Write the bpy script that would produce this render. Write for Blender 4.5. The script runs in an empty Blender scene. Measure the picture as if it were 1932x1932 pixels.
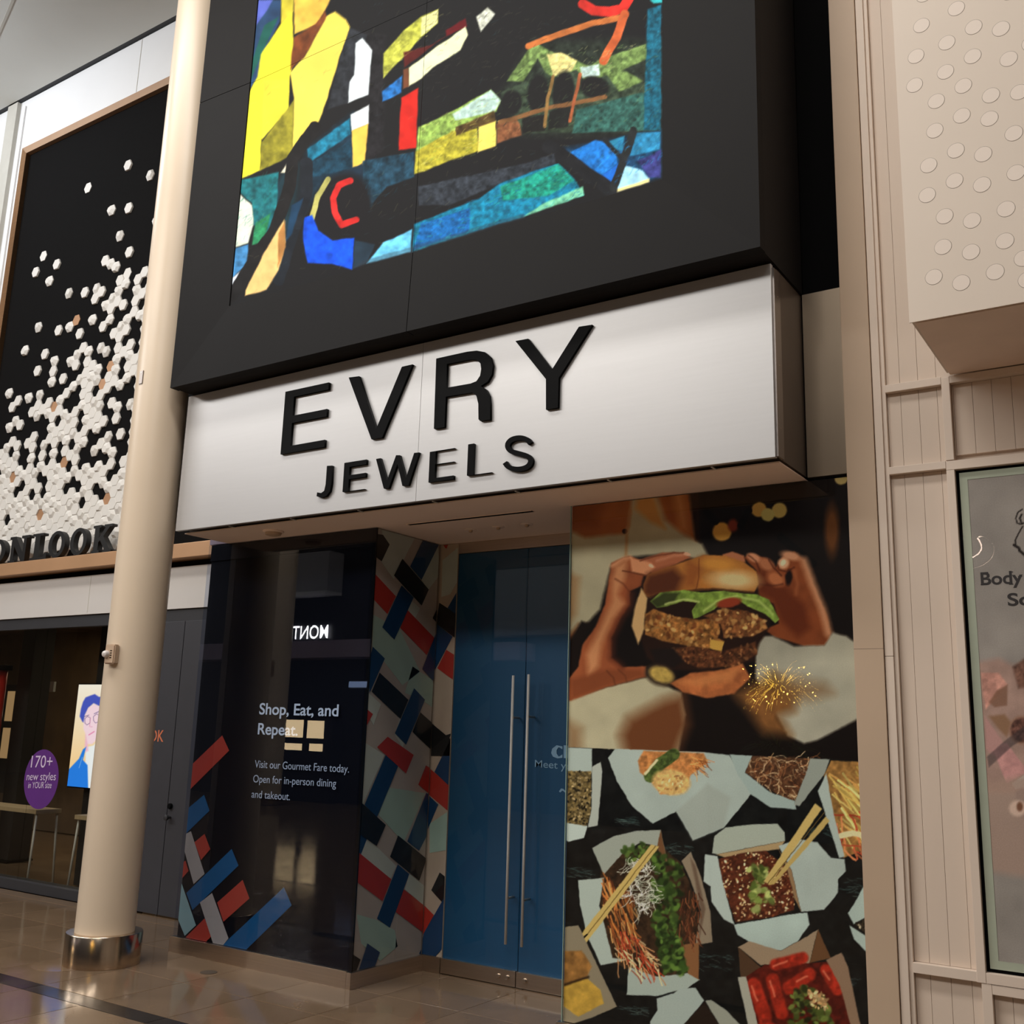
import bpy, bmesh, math, random
import numpy as np
from mathutils import Vector, Matrix

# ------------------------------------------------------------------ scene, camera, light
S = bpy.context.scene
COL = S.collection
random.seed(7)

F_PX, C_PX = 1945.91, 966.0
YAW, PITCH, ROLL = -0.590309, 0.2112035, 0.0303803
EYE = np.array([0.0, 0.0, 1.6])

def cam_axes(y, p, r):
    f = np.array([math.sin(y)*math.cos(p), math.cos(y)*math.cos(p), math.sin(p)])
    rt = np.array([math.cos(y), -math.sin(y), 0.0])
    up = np.cross(rt, f)
    return math.cos(r)*rt + math.sin(r)*up, -math.sin(r)*rt + math.cos(r)*up, f
RIGHT, UP, FWD = cam_axes(YAW, PITCH, ROLL)
RM = np.array([RIGHT, -UP, FWD])

cd = bpy.data.cameras.new('camera')
cd.sensor_fit = 'HORIZONTAL'; cd.sensor_width = 36.0
cd.lens = 36.0*F_PX/1932.0
cd.clip_start = 0.05; cd.clip_end = 200
cam = bpy.data.objects.new('camera', cd)
COL.objects.link(cam)
cam.matrix_world = Matrix(((RIGHT[0], UP[0], -FWD[0], EYE[0]), (RIGHT[1], UP[1], -FWD[1], EYE[1]),
                           (RIGHT[2], UP[2], -FWD[2], EYE[2]), (0, 0, 0, 1)))
S.camera = cam

w = bpy.data.worlds.new('world'); S.world = w; w.use_nodes = True
bgn = w.node_tree.nodes['Background']
bgn.inputs[0].default_value = (0.85, 0.9, 1.0, 1); bgn.inputs[1].default_value = 0.05

vs = S.view_settings
vs.view_transform = 'Standard'; vs.look = 'None'; vs.exposure = -0.35; vs.gamma = 1.0
vs.use_curve_mapping = False

def area(name, loc, target, sx, sy, power, col):
    l = bpy.data.lights.new(name, 'AREA'); l.shape = 'RECTANGLE'; l.size = sx; l.size_y = sy
    l.energy = power; l.color = col
    o = bpy.data.objects.new(name, l); COL.objects.link(o); o.location = loc
    d = Vector(target)-Vector(loc)
    o.rotation_euler = d.to_track_quat('-Z', 'Y').to_euler()
    return o
WARM = (1.0, 0.96, 0.90); NEUT = (1.0, 0.98, 0.95); COOL = (0.86, 0.92, 1.0)
# ceiling panels of the mall hall, high above and behind the camera
area('hall_light', (-9.0, -4.5, 8.9), (-8.0, 0.0, 0), 7, 2, 820, WARM)
area('hall_light', (-17.0, -3.5, 8.9), (-15.0, 0.0, 0), 6, 2, 800, NEUT)
area('hall_light', (-0.5, -5.0, 8.9), (-1.0, 0.0, 0), 6, 2, 480, WARM)
# unseen light added near the shop fronts, brightening the soffit by floor bounce
area('hall_light', (-5.0, 1.6, 8.9), (-5.0, 1.6, 0), 8, 1.2, 650, WARM)
# cool cove light washing the top of the neighbour's facade
area('cove_light', (-11.5, 3.4, 8.6), (-10.6, 6.1, 7.6), 3, 0.4, 120, COOL)

# ------------------------------------------------------------------ projection helpers
def ray(px, py):
    return RM.T @ np.array([(px-C_PX)/F_PX, (py-C_PX)/F_PX, 1.0])
def oy(px, py, y):
    d = ray(px, py); return EYE + d*(y/d[1])
def ox(px, py, x):
    d = ray(px, py); return EYE + d*(x/d[0])
def oz(px, py, z):
    d = ray(px, py); return EYE + d*((z-EYE[2])/d[2])
def prj(P):
    v = (np.asarray(P)-EYE) @ RM.T
    return v[..., :2]/v[..., 2:3]*F_PX + C_PX
def zc(x0, y0, s, pts):
    return [(x0+a/s, y0+b/s) for a, b in pts]

def lin(c):
    c = np.asarray(c, float)/255.0
    return np.where(c <= 0.04045, c/12.92, ((c+0.055)/1.055)**2.4)

# ------------------------------------------------------------------ materials
MATS = {}
def nt(name):
    m = bpy.data.materials.new(name); m.use_nodes = True
    MATS[name] = m
    return m, m.node_tree.nodes, m.node_tree.links, m.node_tree.nodes['Principled BSDF']
def mat(name, rgb, rough=0.5, metal=0.0, var=0.06, scale=6.0, bump=0.0, bscale=60.0, spec=0.5, stretch=None, coat=0.0, rand=0.0, rvar=0.0):
    """procedural material: sRGB colour with soft noise variation and optional fine relief"""
    m, N, L, b = nt(name)
    base = lin(rgb)
    tc = N.new('ShaderNodeTexCoord'); mp = N.new('ShaderNodeMapping')
    L.new(tc.outputs['Object'], mp.inputs['Vector'])
    if stretch: mp.inputs['Scale'].default_value = stretch
    no = N.new('ShaderNodeTexNoise'); no.inputs['Scale'].default_value = scale; no.inputs['Detail'].default_value = 4
    L.new(mp.outputs[0], no.inputs['Vector'])
    mr = N.new('ShaderNodeMapRange'); mr.inputs[1].default_value = 0.3; mr.inputs[2].default_value = 0.7
    mr.inputs[3].default_value = 1-var; mr.inputs[4].default_value = 1+var
    L.new(no.outputs['Fac'], mr.inputs[0])
    fac = mr.outputs[0]
    if rand:
        oi = N.new('ShaderNodeObjectInfo'); m2 = N.new('ShaderNodeMapRange')
        m2.inputs[3].default_value = 1-rand; m2.inputs[4].default_value = 1+rand
        L.new(oi.outputs['Random'], m2.inputs[0])
        mm = N.new('ShaderNodeMath'); mm.operation = 'MULTIPLY'
        L.new(fac, mm.inputs[0]); L.new(m2.outputs[0], mm.inputs[1]); fac = mm.outputs[0]
    vm = N.new('ShaderNodeVectorMath'); vm.operation = 'SCALE'
    vm.inputs[0].default_value = base; L.new(fac, vm.inputs['Scale'])
    L.new(vm.outputs[0], b.inputs['Base Color'])
    b.inputs['Roughness'].default_value = rough; b.inputs['Metallic'].default_value = metal
    b.inputs['Specular IOR Level'].default_value = spec
    if coat: b.inputs['Coat Weight'].default_value = coat; b.inputs['Coat Roughness'].default_value = 0.03
    if rvar:
        m3 = N.new('ShaderNodeMapRange'); m3.inputs[1].default_value = 0.3; m3.inputs[2].default_value = 0.7
        m3.inputs[3].default_value = max(rough-rvar, 0.02); m3.inputs[4].default_value = rough+rvar
        L.new(no.outputs['Fac'], m3.inputs[0]); L.new(m3.outputs[0], b.inputs['Roughness'])
    if bump:
        n2 = N.new('ShaderNodeTexNoise'); n2.inputs['Scale'].default_value = bscale; n2.inputs['Detail'].default_value = 3
        L.new(mp.outputs[0], n2.inputs['Vector'])
        bp = N.new('ShaderNodeBump'); bp.inputs['Strength'].default_value = bump; bp.inputs['Distance'].default_value = 0.004
        L.new(n2.outputs['Fac'], bp.inputs['Height']); L.new(bp.outputs[0], b.inputs['Normal'])
    return m
def emat(name, rgb, strength, var=0.03):
    m, N, L, b = nt(name)
    no = N.new('ShaderNodeTexNoise'); no.inputs['Scale'].default_value = 3
    mr = N.new('ShaderNodeMapRange'); mr.inputs[3].default_value = strength*(1-var); mr.inputs[4].default_value = strength*(1+var)
    L.new(no.outputs['Fac'], mr.inputs[0]); L.new(mr.outputs[0], b.inputs['Emission Strength'])
    b.inputs['Base Color'].default_value = (*lin(rgb)*0.2, 1)
    b.inputs['Emission Color'].default_value = (*lin(rgb), 1)
    return m
def glass(name, tint=(255, 255, 255), ior=1.5, rough=0.0, gain=1.0):
    """thin architectural pane: see-through with Fresnel reflection"""
    m, N, L, b = nt(name)
    N.remove(b)
    out = N['Material Output']
    tr = N.new('ShaderNodeBsdfTransparent'); tr.inputs[0].default_value = (*lin(tint), 1)
    gl = N.new('ShaderNodeBsdfGlossy'); gl.inputs['Roughness'].default_value = rough
    lw = N.new('ShaderNodeLayerWeight'); lw.inputs['Blend'].default_value = 0.5
    pw = N.new('ShaderNodeMath'); pw.operation = 'POWER'; pw.inputs[1].default_value = 5.0
    L.new(lw.outputs['Facing'], pw.inputs[0])
    fr = N.new('ShaderNodeMath'); fr.operation = 'MULTIPLY_ADD'; f0 = ((ior-1)/(ior+1))**2
    fr.inputs[1].default_value = 1-f0; fr.inputs[2].default_value = f0
    L.new(pw.outputs[0], fr.inputs[0])
    no = N.new('ShaderNodeTexNoise'); no.inputs['Scale'].default_value = 1.5
    mr = N.new('ShaderNodeMapRange'); mr.inputs[3].default_value = 0.95*gain; mr.inputs[4].default_value = 1.05*gain
    L.new(no.outputs['Fac'], mr.inputs[0])
    mu = N.new('ShaderNodeMath'); mu.operation = 'MULTIPLY'; mu.use_clamp = True
    ge = N.new('ShaderNodeNewGeometry'); sb_ = N.new('ShaderNodeMath'); sb_.operation = 'SUBTRACT'; sb_.inputs[0].default_value = 1.0
    L.new(ge.outputs['Backfacing'], sb_.inputs[1])                 # the rear face of the pane adds no second image
    m0 = N.new('ShaderNodeMath'); m0.operation = 'MULTIPLY'; L.new(fr.outputs[0], m0.inputs[0]); L.new(sb_.outputs[0], m0.inputs[1])
    L.new(m0.outputs[0], mu.inputs[0]); L.new(mr.outputs[0], mu.inputs[1])
    mx = N.new('ShaderNodeMixShader')
    L.new(mu.outputs[0], mx.inputs[0]); L.new(tr.outputs[0], mx.inputs[1]); L.new(gl.outputs[0], mx.inputs[2])
    L.new(mx.outputs[0], out.inputs['Surface'])
    return m
def printmat(name, emit=0.0, rough=0.55):
    """flat print or screen: colours come from the sheet's own colour attribute, with fine grain"""
    m, N, L, b = nt(name)
    at = N.new('ShaderNodeAttribute'); at.attribute_name = 'ink'
    no = N.new('ShaderNodeTexNoise'); no.inputs['Scale'].default_value = 180
    tc = N.new('ShaderNodeTexCoord'); L.new(tc.outputs['Object'], no.inputs['Vector'])
    mr = N.new('ShaderNodeMapRange'); mr.inputs[3].default_value = 0.85; mr.inputs[4].default_value = 1.15
    L.new(no.outputs['Fac'], mr.inputs[0])
    vm = N.new('ShaderNodeVectorMath'); vm.operation = 'SCALE'
    L.new(at.outputs['Color'], vm.inputs[0]); L.new(mr.outputs[0], vm.inputs['Scale'])
    if emit:
        L.new(vm.outputs[0], b.inputs['Emission Color']); b.inputs['Emission Strength'].default_value = emit
        b.inputs['Base Color'].default_value = (0.004, 0.004, 0.004, 1)
        b.inputs['Roughness'].default_value = 0.8; b.inputs['Specular IOR Level'].default_value = 0.15
    else:
        L.new(vm.outputs[0], b.inputs['Base Color']); b.inputs['Roughness'].default_value = rough; b.inputs['Specular IOR Level'].default_value = 0.1
    return m

mat('tile', (116, 96, 77), 0.11, var=0.16, scale=2.6, bump=0.02, bscale=9, rand=0.07, rvar=0.04)
mat('grout', (70, 58, 47), 0.8)
mat('dark_tile', (46, 40, 36), 0.18, var=0.15, scale=4, rvar=0.05)
mat('ceiling', (212, 212, 206), 0.85, var=0.02, scale=1.5)
mat('gap_dark', (70, 72, 76), 0.8)
mat('white_wall', (226, 225, 224), 0.6, var=0.02, scale=1.2)
mat('grey_trim', (186, 182, 172), 0.5, var=0.04)
mat('band_white', (205, 200, 196), 0.6, var=0.02, scale=1.2)
mat('bronze', (186, 142, 104), 0.32, 1.0, var=0.08, scale=3, stretch=(1, 1, 12))
mat('ledge_copper', (204, 160, 122), 0.36, 0.35, var=0.05, scale=2)
mat('bronze_paint', (186, 152, 124), 0.4, 0.5, var=0.06, scale=2)
mat('felt_black', (15, 14, 14), 0.95, spec=0.1, var=0.1, scale=30, bump=0.1, bscale=200)
mat('plaster_hex', (222, 218, 212), 0.7, var=0.02, scale=10)
mat('copper_hex', (180, 136, 100), 0.45, 0.3, var=0.06, scale=10)
mat('letter_black', (20, 19, 20), 0.45, var=0.08, scale=12)
mat('gloss_black', (6, 6, 7), 0.5, spec=0.06, var=0.05, scale=8)
mat('column_paint', (218, 200, 178), 0.33, var=0.03, scale=2, bump=0.01, bscale=40)
mat('steel', (206, 192, 178), 0.3, 1.0, var=0.06, scale=2.0, stretch=(1, 1, 60))
mat('recess_metal', (150, 134, 116), 0.34, 0.8, var=0.06, scale=2)
mat('steel_ring', (212, 194, 174), 0.2, 1.0, var=0.16, scale=5, stretch=(3, 3, 0.2))
mat('sign_metal', (190, 189, 190), 0.38, 0.4, var=0.015, scale=2, stretch=(1, 1, 30))
mat('sign_trim', (140, 132, 128), 0.35, 0.9, var=0.05)
mat('sign_side', (104, 94, 86), 0.5, 0.4, var=0.05, scale=4)
mat('led_frame', (25, 24, 25), 0.7, spec=0.15, var=0.05, scale=3)
mat('led_dark', (24, 22, 23), 0.7, spec=0.2, var=0.05, scale=3)
mat('soffit', (244, 222, 208), 0.7, var=0.02, scale=1.5)
mat('black', (7, 7, 8), 0.9, spec=0.1, var=0.1)
mat('pier_dark', (22, 20, 23), 0.7, spec=0.2, var=0.08, scale=14, bump=0.05, bscale=120)
mat('tan_pillar', (190, 166, 142), 0.5, var=0.025, scale=2)
mat('board', (214, 196, 180), 0.5, var=0.025, scale=2, stretch=(2, 2, 0.4), rand=0.012)
mat('trim_cream', (218, 201, 186), 0.48, var=0.02, scale=2)
mat('box_cream', (216, 202, 188), 0.55, var=0.015, scale=2)
mat('disc_cream', (226, 212, 200), 0.5, var=0.01)
mat('box_under', (234, 212, 196), 0.65, var=0.03)
mat('door_grey', (58, 58, 64), 0.5, var=0.05, scale=5)
mat('frame_grey', (52, 52, 56), 0.45, var=0.05)
mat('navy_back', (7, 9, 17), 0.8, spec=0.1, var=0.05, scale=2)
mat('door_blue', (4, 72, 112), 0.5, var=0.05, scale=1.5)
mat('blue_tape', (10, 60, 104), 0.5, var=0.04); mat('teal_tape', (6, 92, 136), 0.5, var=0.05)
mat('red_tape', (176, 50, 40), 0.5, var=0.05); mat('red_bright', (196, 66, 46), 0.5, var=0.05)
mat('black_tape', (14, 16, 20), 0.5); mat('cream_tape', (186, 172, 156), 0.5, var=0.03)
mat('aqua_tape', (162, 192, 182), 0.5, var=0.05); mat('fog_tape', (178, 171, 164), 0.5, var=0.05)
mat('pale_tape', (188, 200, 194), 0.5, var=0.06)
mat('vinyl_white', (228, 236, 238), 0.5, var=0.02)
mat('vinyl_grey', (206, 214, 220), 0.5, var=0.02)
mat('pale_blue_ink', (130, 170, 200), 0.5)
mat('white_metal', (210, 208, 204), 0.4); mat('wood_top', (196, 172, 136), 0.5, var=0.08, scale=8, stretch=(6, 1, 1))
mat('store_wall', (96, 78, 60), 0.8, var=0.2, scale=3); mat('store_dark', (34, 30, 28), 0.7)
mat('brick_pale', (150, 126, 98), 0.85, var=0.25, scale=12, bump=0.3, bscale=40, rand=0.15)
mat('red_paint', (196, 40, 28), 0.35); mat('purple', (92, 42, 124), 0.5, var=0.08, scale=3)
mat('lilac_ink', (214, 196, 226), 0.5)
mat('orange_ink', (214, 120, 84), 0.5)
mat('alarm_beige', (190, 164, 140), 0.5); mat('lens_clear', (214, 206, 204), 0.1, coat=0.5)
mat('mirror_bevel', (176, 184, 166), 0.15, 0.1, var=0.04); mat('black_ink', (38, 32, 32), 0.5)
mat('white_box', (200, 204, 206), 0.6); mat('hall_wall', (150, 140, 130), 0.8, var=0.05, scale=1)
mat('opp_dark', (20, 20, 34), 0.6); mat('opp_grey', (150, 150, 156), 0.6); mat('opp_soffit', (176, 164, 190), 0.7)
mat('leaf', (52, 84, 34), 0.5, var=0.3, scale=9, rand=0.2); mat('trunk', (90, 66, 44), 0.8, var=0.2, scale=9)
mat('pot', (86, 80, 76), 0.5)
emat('letters_lit', (255, 255, 255), 30.0); emat('warm_case', (255, 224, 176), 12.0); emat('fairy', (255, 200, 90), 140.0); emat('halo', (255, 226, 206), 30.0); emat('strand', (240, 190, 70), 45.0, var=0.6); emat('cabinet_lit', (196, 158, 112), 0.9)
emat('cool_strip', (180, 205, 255), 4.0); emat('lamp_white', (255, 244, 214), 3.0); emat('tag_lit', (238, 224, 214), 1.2)
glass('pane', gain=1.15); glass('pane_store', (232, 232, 228), gain=1.2); glass('pane_dark', (236, 240, 248), gain=1.5); glass('edge_glass', (150, 190, 180), gain=1.5)
printmat('ink'); printmat('led_ink', emit=1.75); printmat('portrait_ink', emit=1.75)

# ------------------------------------------------------------------ object helpers
def link(o, parent=None):
    COL.objects.link(o)
    if parent is not None:
        o.parent = parent
        if parent.type == 'EMPTY' and parent.parent is None:
            o.location = o.location - parent.location
    return o
def tag(o, label=None, cat=None, group=None, kind=None):
    if label: o['label'] = label
    if cat: o['category'] = cat
    if group: o['group'] = group
    if kind: o['kind'] = kind
    return o
def thing(name, loc, label, cat, group=None, kind=None):
    o = bpy.data.objects.new(name, None); o.empty_display_size = 0.1
    o.location = loc; COL.objects.link(o)
    return tag(o, label, cat, group, kind)
def mesh_obj(name, verts, faces, m, parent=None, smooth=False, loc=(0, 0, 0)):
    me = bpy.data.meshes.new(name); me.from_pydata([tuple(map(float, v)) for v in verts], [], faces); me.update()
    me.materials.append(MATS[m] if isinstance(m, str) else m)
    if smooth:
        me.polygons.foreach_set('use_smooth', [True]*len(me.polygons))
    o = bpy.data.objects.new(name, me); o.location = loc
    return link(o, parent)
def bm_obj(name, bm, m, parent=None, smooth=False, loc=(0, 0, 0)):
    bmesh.ops.recalc_face_normals(bm, faces=bm.faces)
    me = bpy.data.meshes.new(name); bm.to_mesh(me); bm.free()
    me.materials.append(MATS[m])
    if smooth:
        me.polygons.foreach_set('use_smooth', [True]*len(me.polygons))
    o = bpy.data.objects.new(name, me); o.location = loc
    return link(o, parent)
BF = [(0, 3, 2, 1), (4, 5, 6, 7), (0, 1, 5, 4), (1, 2, 6, 5), (2, 3, 7, 6), (3, 0, 4, 7)]
def box(name, x0, x1, y0, y1, z0, z1, m, parent=None, bevel=0.0):
    x0, x1 = min(x0, x1), max(x0, x1); y0, y1 = min(y0, y1), max(y0, y1); z0, z1 = min(z0, z1), max(z0, z1)
    c = ((x0+x1)/2, (y0+y1)/2, (z0+z1)/2); a, b_, d = (x1-x0)/2, (y1-y0)/2, (z1-z0)/2
    v = [(-a, -b_, -d), (a, -b_, -d), (a, b_, -d), (-a, b_, -d), (-a, -b_, d), (a, -b_, d), (a, b_, d), (-a, b_, d)]
    if parent is not None and parent.type == 'EMPTY':
        pass
    if parent is not None and parent.type != 'EMPTY' and any(abs(k) > 1e-9 for k in parent.get('_c', (0, 0, 0))):
        pc = parent['_c']; loc = (c[0]-pc[0], c[1]-pc[1], c[2]-pc[2])
    else:
        loc = c
    if bevel:
        bm = bmesh.new(); vs_ = [bm.verts.new(q) for q in v]
        for f in BF: bm.faces.new([vs_[i] for i in f])
        bmesh.ops.bevel(bm, geom=bm.edges[:], offset=bevel, segments=2, affect='EDGES', profile=0.7)
        o = bm_obj(name, bm, m, parent, loc=loc)
    else:
        o = mesh_obj(name, v, BF, m, parent, loc=loc)
    o['_c'] = c
    return o
def place(parent, c):
    """local location of a part whose own origin sits at world point c"""
    if parent is None or parent.type == 'EMPTY': return tuple(c)
    pc = parent.get('_c', (0, 0, 0)); return (c[0]-pc[0], c[1]-pc[1], c[2]-pc[2])
def curve_mesh(splines, depth):
    cu = bpy.data.curves.new('outline', 'CURVE'); cu.dimensions = '2D'; cu.fill_mode = 'BOTH'; cu.extrude = depth/2
    for pts in splines:
        sp = cu.splines.new('POLY'); sp.points.add(len(pts)-1); sp.use_cyclic_u = True
        for q, p in zip(sp.points, pts): q.co = (p[0], p[1], 0, 1)
    o = bpy.data.objects.new('outline', cu); COL.objects.link(o)
    dg = bpy.context.evaluated_depsgraph_get()
    me = bpy.data.meshes.new_from_object(o.evaluated_get(dg))
    bpy.data.objects.remove(o); bpy.data.curves.remove(cu)
    return me
AX = {'y': Matrix(((1, 0, 0, 0), (0, 0, -1, 0), (0, 1, 0, 0), (0, 0, 0, 1))),      # local xy -> world xz, normal -y
      'x': Matrix(((0, 0, 1, 0), (1, 0, 0, 0), (0, 1, 0, 0), (0, 0, 0, 1)))}       # local xy -> world yz, normal +x
def plate(name, splines, axis, at, depth, m, parent=None):
    """flat shape given in world (x,z) or (y,z) extruded to `depth`; front face at coordinate `at`"""
    if isinstance(splines[0][0], (int, float, np.floating)): splines = [splines]
    allp = [p for s in splines for p in s]
    cu = (min(p[0] for p in allp)+max(p[0] for p in allp))/2; cv = (min(p[1] for p in allp)+max(p[1] for p in allp))/2
    me = curve_mesh([[(p[0]-cu, p[1]-cv) for p in s] for s in splines], depth)
    me.transform(AX[axis]); me.materials.clear(); me.materials.append(MATS[m])
    c = (cu, at+depth/2, cv) if axis == 'y' else (at-depth/2, cu, cv)
    o = bpy.data.objects.new(name, me); o.location = place(parent, c); o['_c'] = c
    return link(o, parent)
def text_plate(name, s, x0, x1, zb, cap, y, m, parent, bold=0.0, flip=False, dz=0.0):
    cu = bpy.data.curves.new('t', 'FONT'); cu.body = s; cu.size = 1.0; cu.offset = bold; cu.extrude = 0.0
    o = bpy.data.objects.new('t', cu); COL.objects.link(o)
    dg = bpy.context.evaluated_depsgraph_get()
    me = bpy.data.meshes.new_from_object(o.evaluated_get(dg)); bpy.data.objects.remove(o); bpy.data.curves.remove(cu)
    n = len(me.vertices); co = np.empty(n*3); me.vertices.foreach_get('co', co); co = co.reshape(-1, 3)
    mnx, mxx = co[:, 0].min(), co[:, 0].max(); k = (x1-x0)/(mxx-mnx)
    wd = (co[:, 0]-mnx)*k; cx = (x0+x1)/2; cz = zb+cap/2
    new = np.zeros_like(co); new[:, 0] = wd-(x1-x0)/2
    new[:, 2] = co[:, 1]*cap/0.70-cap/2 + dz*wd/(x1-x0)
    # one object per character: gather loose pieces that overlap along the line
    par = list(range(n))
    def find(i):
        while par[i] != i: par[i] = par[par[i]]; i = par[i]
        return i
    for e in me.edges:
        ra, rb = find(e.vertices[0]), find(e.vertices[1])
        if ra != rb: par[ra] = rb
    isl = {}
    for i in range(n): isl.setdefault(find(i), []).append(i)
    grp = []
    for ids in sorted(isl.values(), key=lambda q: new[q, 0].min()):
        lo, hi = new[ids, 0].min(), new[ids, 0].max()
        if grp and lo < grp[-1][1]-0.35*(hi-lo): grp[-1] = (grp[-1][0], max(hi, grp[-1][1]), grp[-1][2]+ids)
        else: grp.append((lo, hi, list(ids)))
    polys = [tuple(p.vertices) for p in me.polygons]; out = []
    for lo, hi, ids in grp:
        mp = {v: k for k, v in enumerate(ids)}; cc_ = new[ids].mean(0)
        m2 = bpy.data.meshes.new(name); m2.from_pydata([tuple(map(float, new[i]-cc_)) for i in ids], [], [tuple(mp[v] for v in p) for p in polys if p[0] in mp]); m2.update()
        m2.materials.append(MATS[m]); ob = bpy.data.objects.new(name, m2); sg = -1.0 if flip else 1.0
        if flip: ob.rotation_euler[2] = math.pi
        c = (cx+sg*cc_[0], y, cz+cc_[2]); ob.location = place(parent, c); ob['_c'] = tuple(map(float, c)); link(ob, parent); out.append(ob)
    bpy.data.meshes.remove(me)
    return out
def lathe(name, prof, c, m, parent=None, seg=48, axis='z', smooth=True, cap=True):
    """profile [(r,h)...] turned about `axis` through world point c"""
    V, Fc = [], []
    for r, h in prof:
        for k in range(seg):
            a = 2*math.pi*k/seg
            p = (r*math.cos(a), r*math.sin(a), h)
            if axis == 'y': p = (p[0], -p[2], p[1])
            V.append(p)
    for i in range(len(prof)-1):
        for k in range(seg):
            Fc.append((i*seg+k, i*seg+(k+1) % seg, (i+1)*seg+(k+1) % seg, (i+1)*seg+k))
    if cap:
        Fc.append(tuple(range(seg))[::-1]); Fc.append(tuple((len(prof)-1)*seg+k for k in range(seg)))
    o = mesh_obj(name, V, Fc, m, parent, loc=place(parent, c)); o['_c'] = tuple(c)
    if smooth:
        me = o.data; me.polygons.foreach_set('use_smooth', [len(p.vertices) == 4 for p in me.polygons])
        try: me.set_sharp_from_angle(angle=math.radians(40))
        except Exception: pass
    return o
def tube(name, pts, r, m, parent=None, seg=10):
    pts = [Vector(p) for p in pts]; c = pts[0].copy()
    V, Fc = [], []
    for i, p in enumerate(pts):
        d = (pts[min(i+1, len(pts)-1)]-pts[max(i-1, 0)]).normalized()
        u = d.orthogonal().normalized(); v = d.cross(u)
        if i and (u.dot(pu) < 0.9):
            u = (pu-d*pu.dot(d)).normalized(); v = d.cross(u)
        pu = u
        rr = r[i] if isinstance(r, (list, tuple)) else r
        for k in range(seg):
            a = 2*math.pi*k/seg; V.append(p-c+u*rr*math.cos(a)+v*rr*math.sin(a))
    for i in range(len(pts)-1):
        for k in range(seg):
            Fc.append((i*seg+k, i*seg+(k+1) % seg, (i+1)*seg+(k+1) % seg, (i+1)*seg+k))
    Fc.append(tuple(range(seg))[::-1]); Fc.append(tuple((len(pts)-1)*seg+k for k in range(seg)))
    o = mesh_obj(name, V, Fc, m, parent, smooth=True, loc=place(parent, c)); o['_c'] = tuple(c)
    return o

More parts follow.
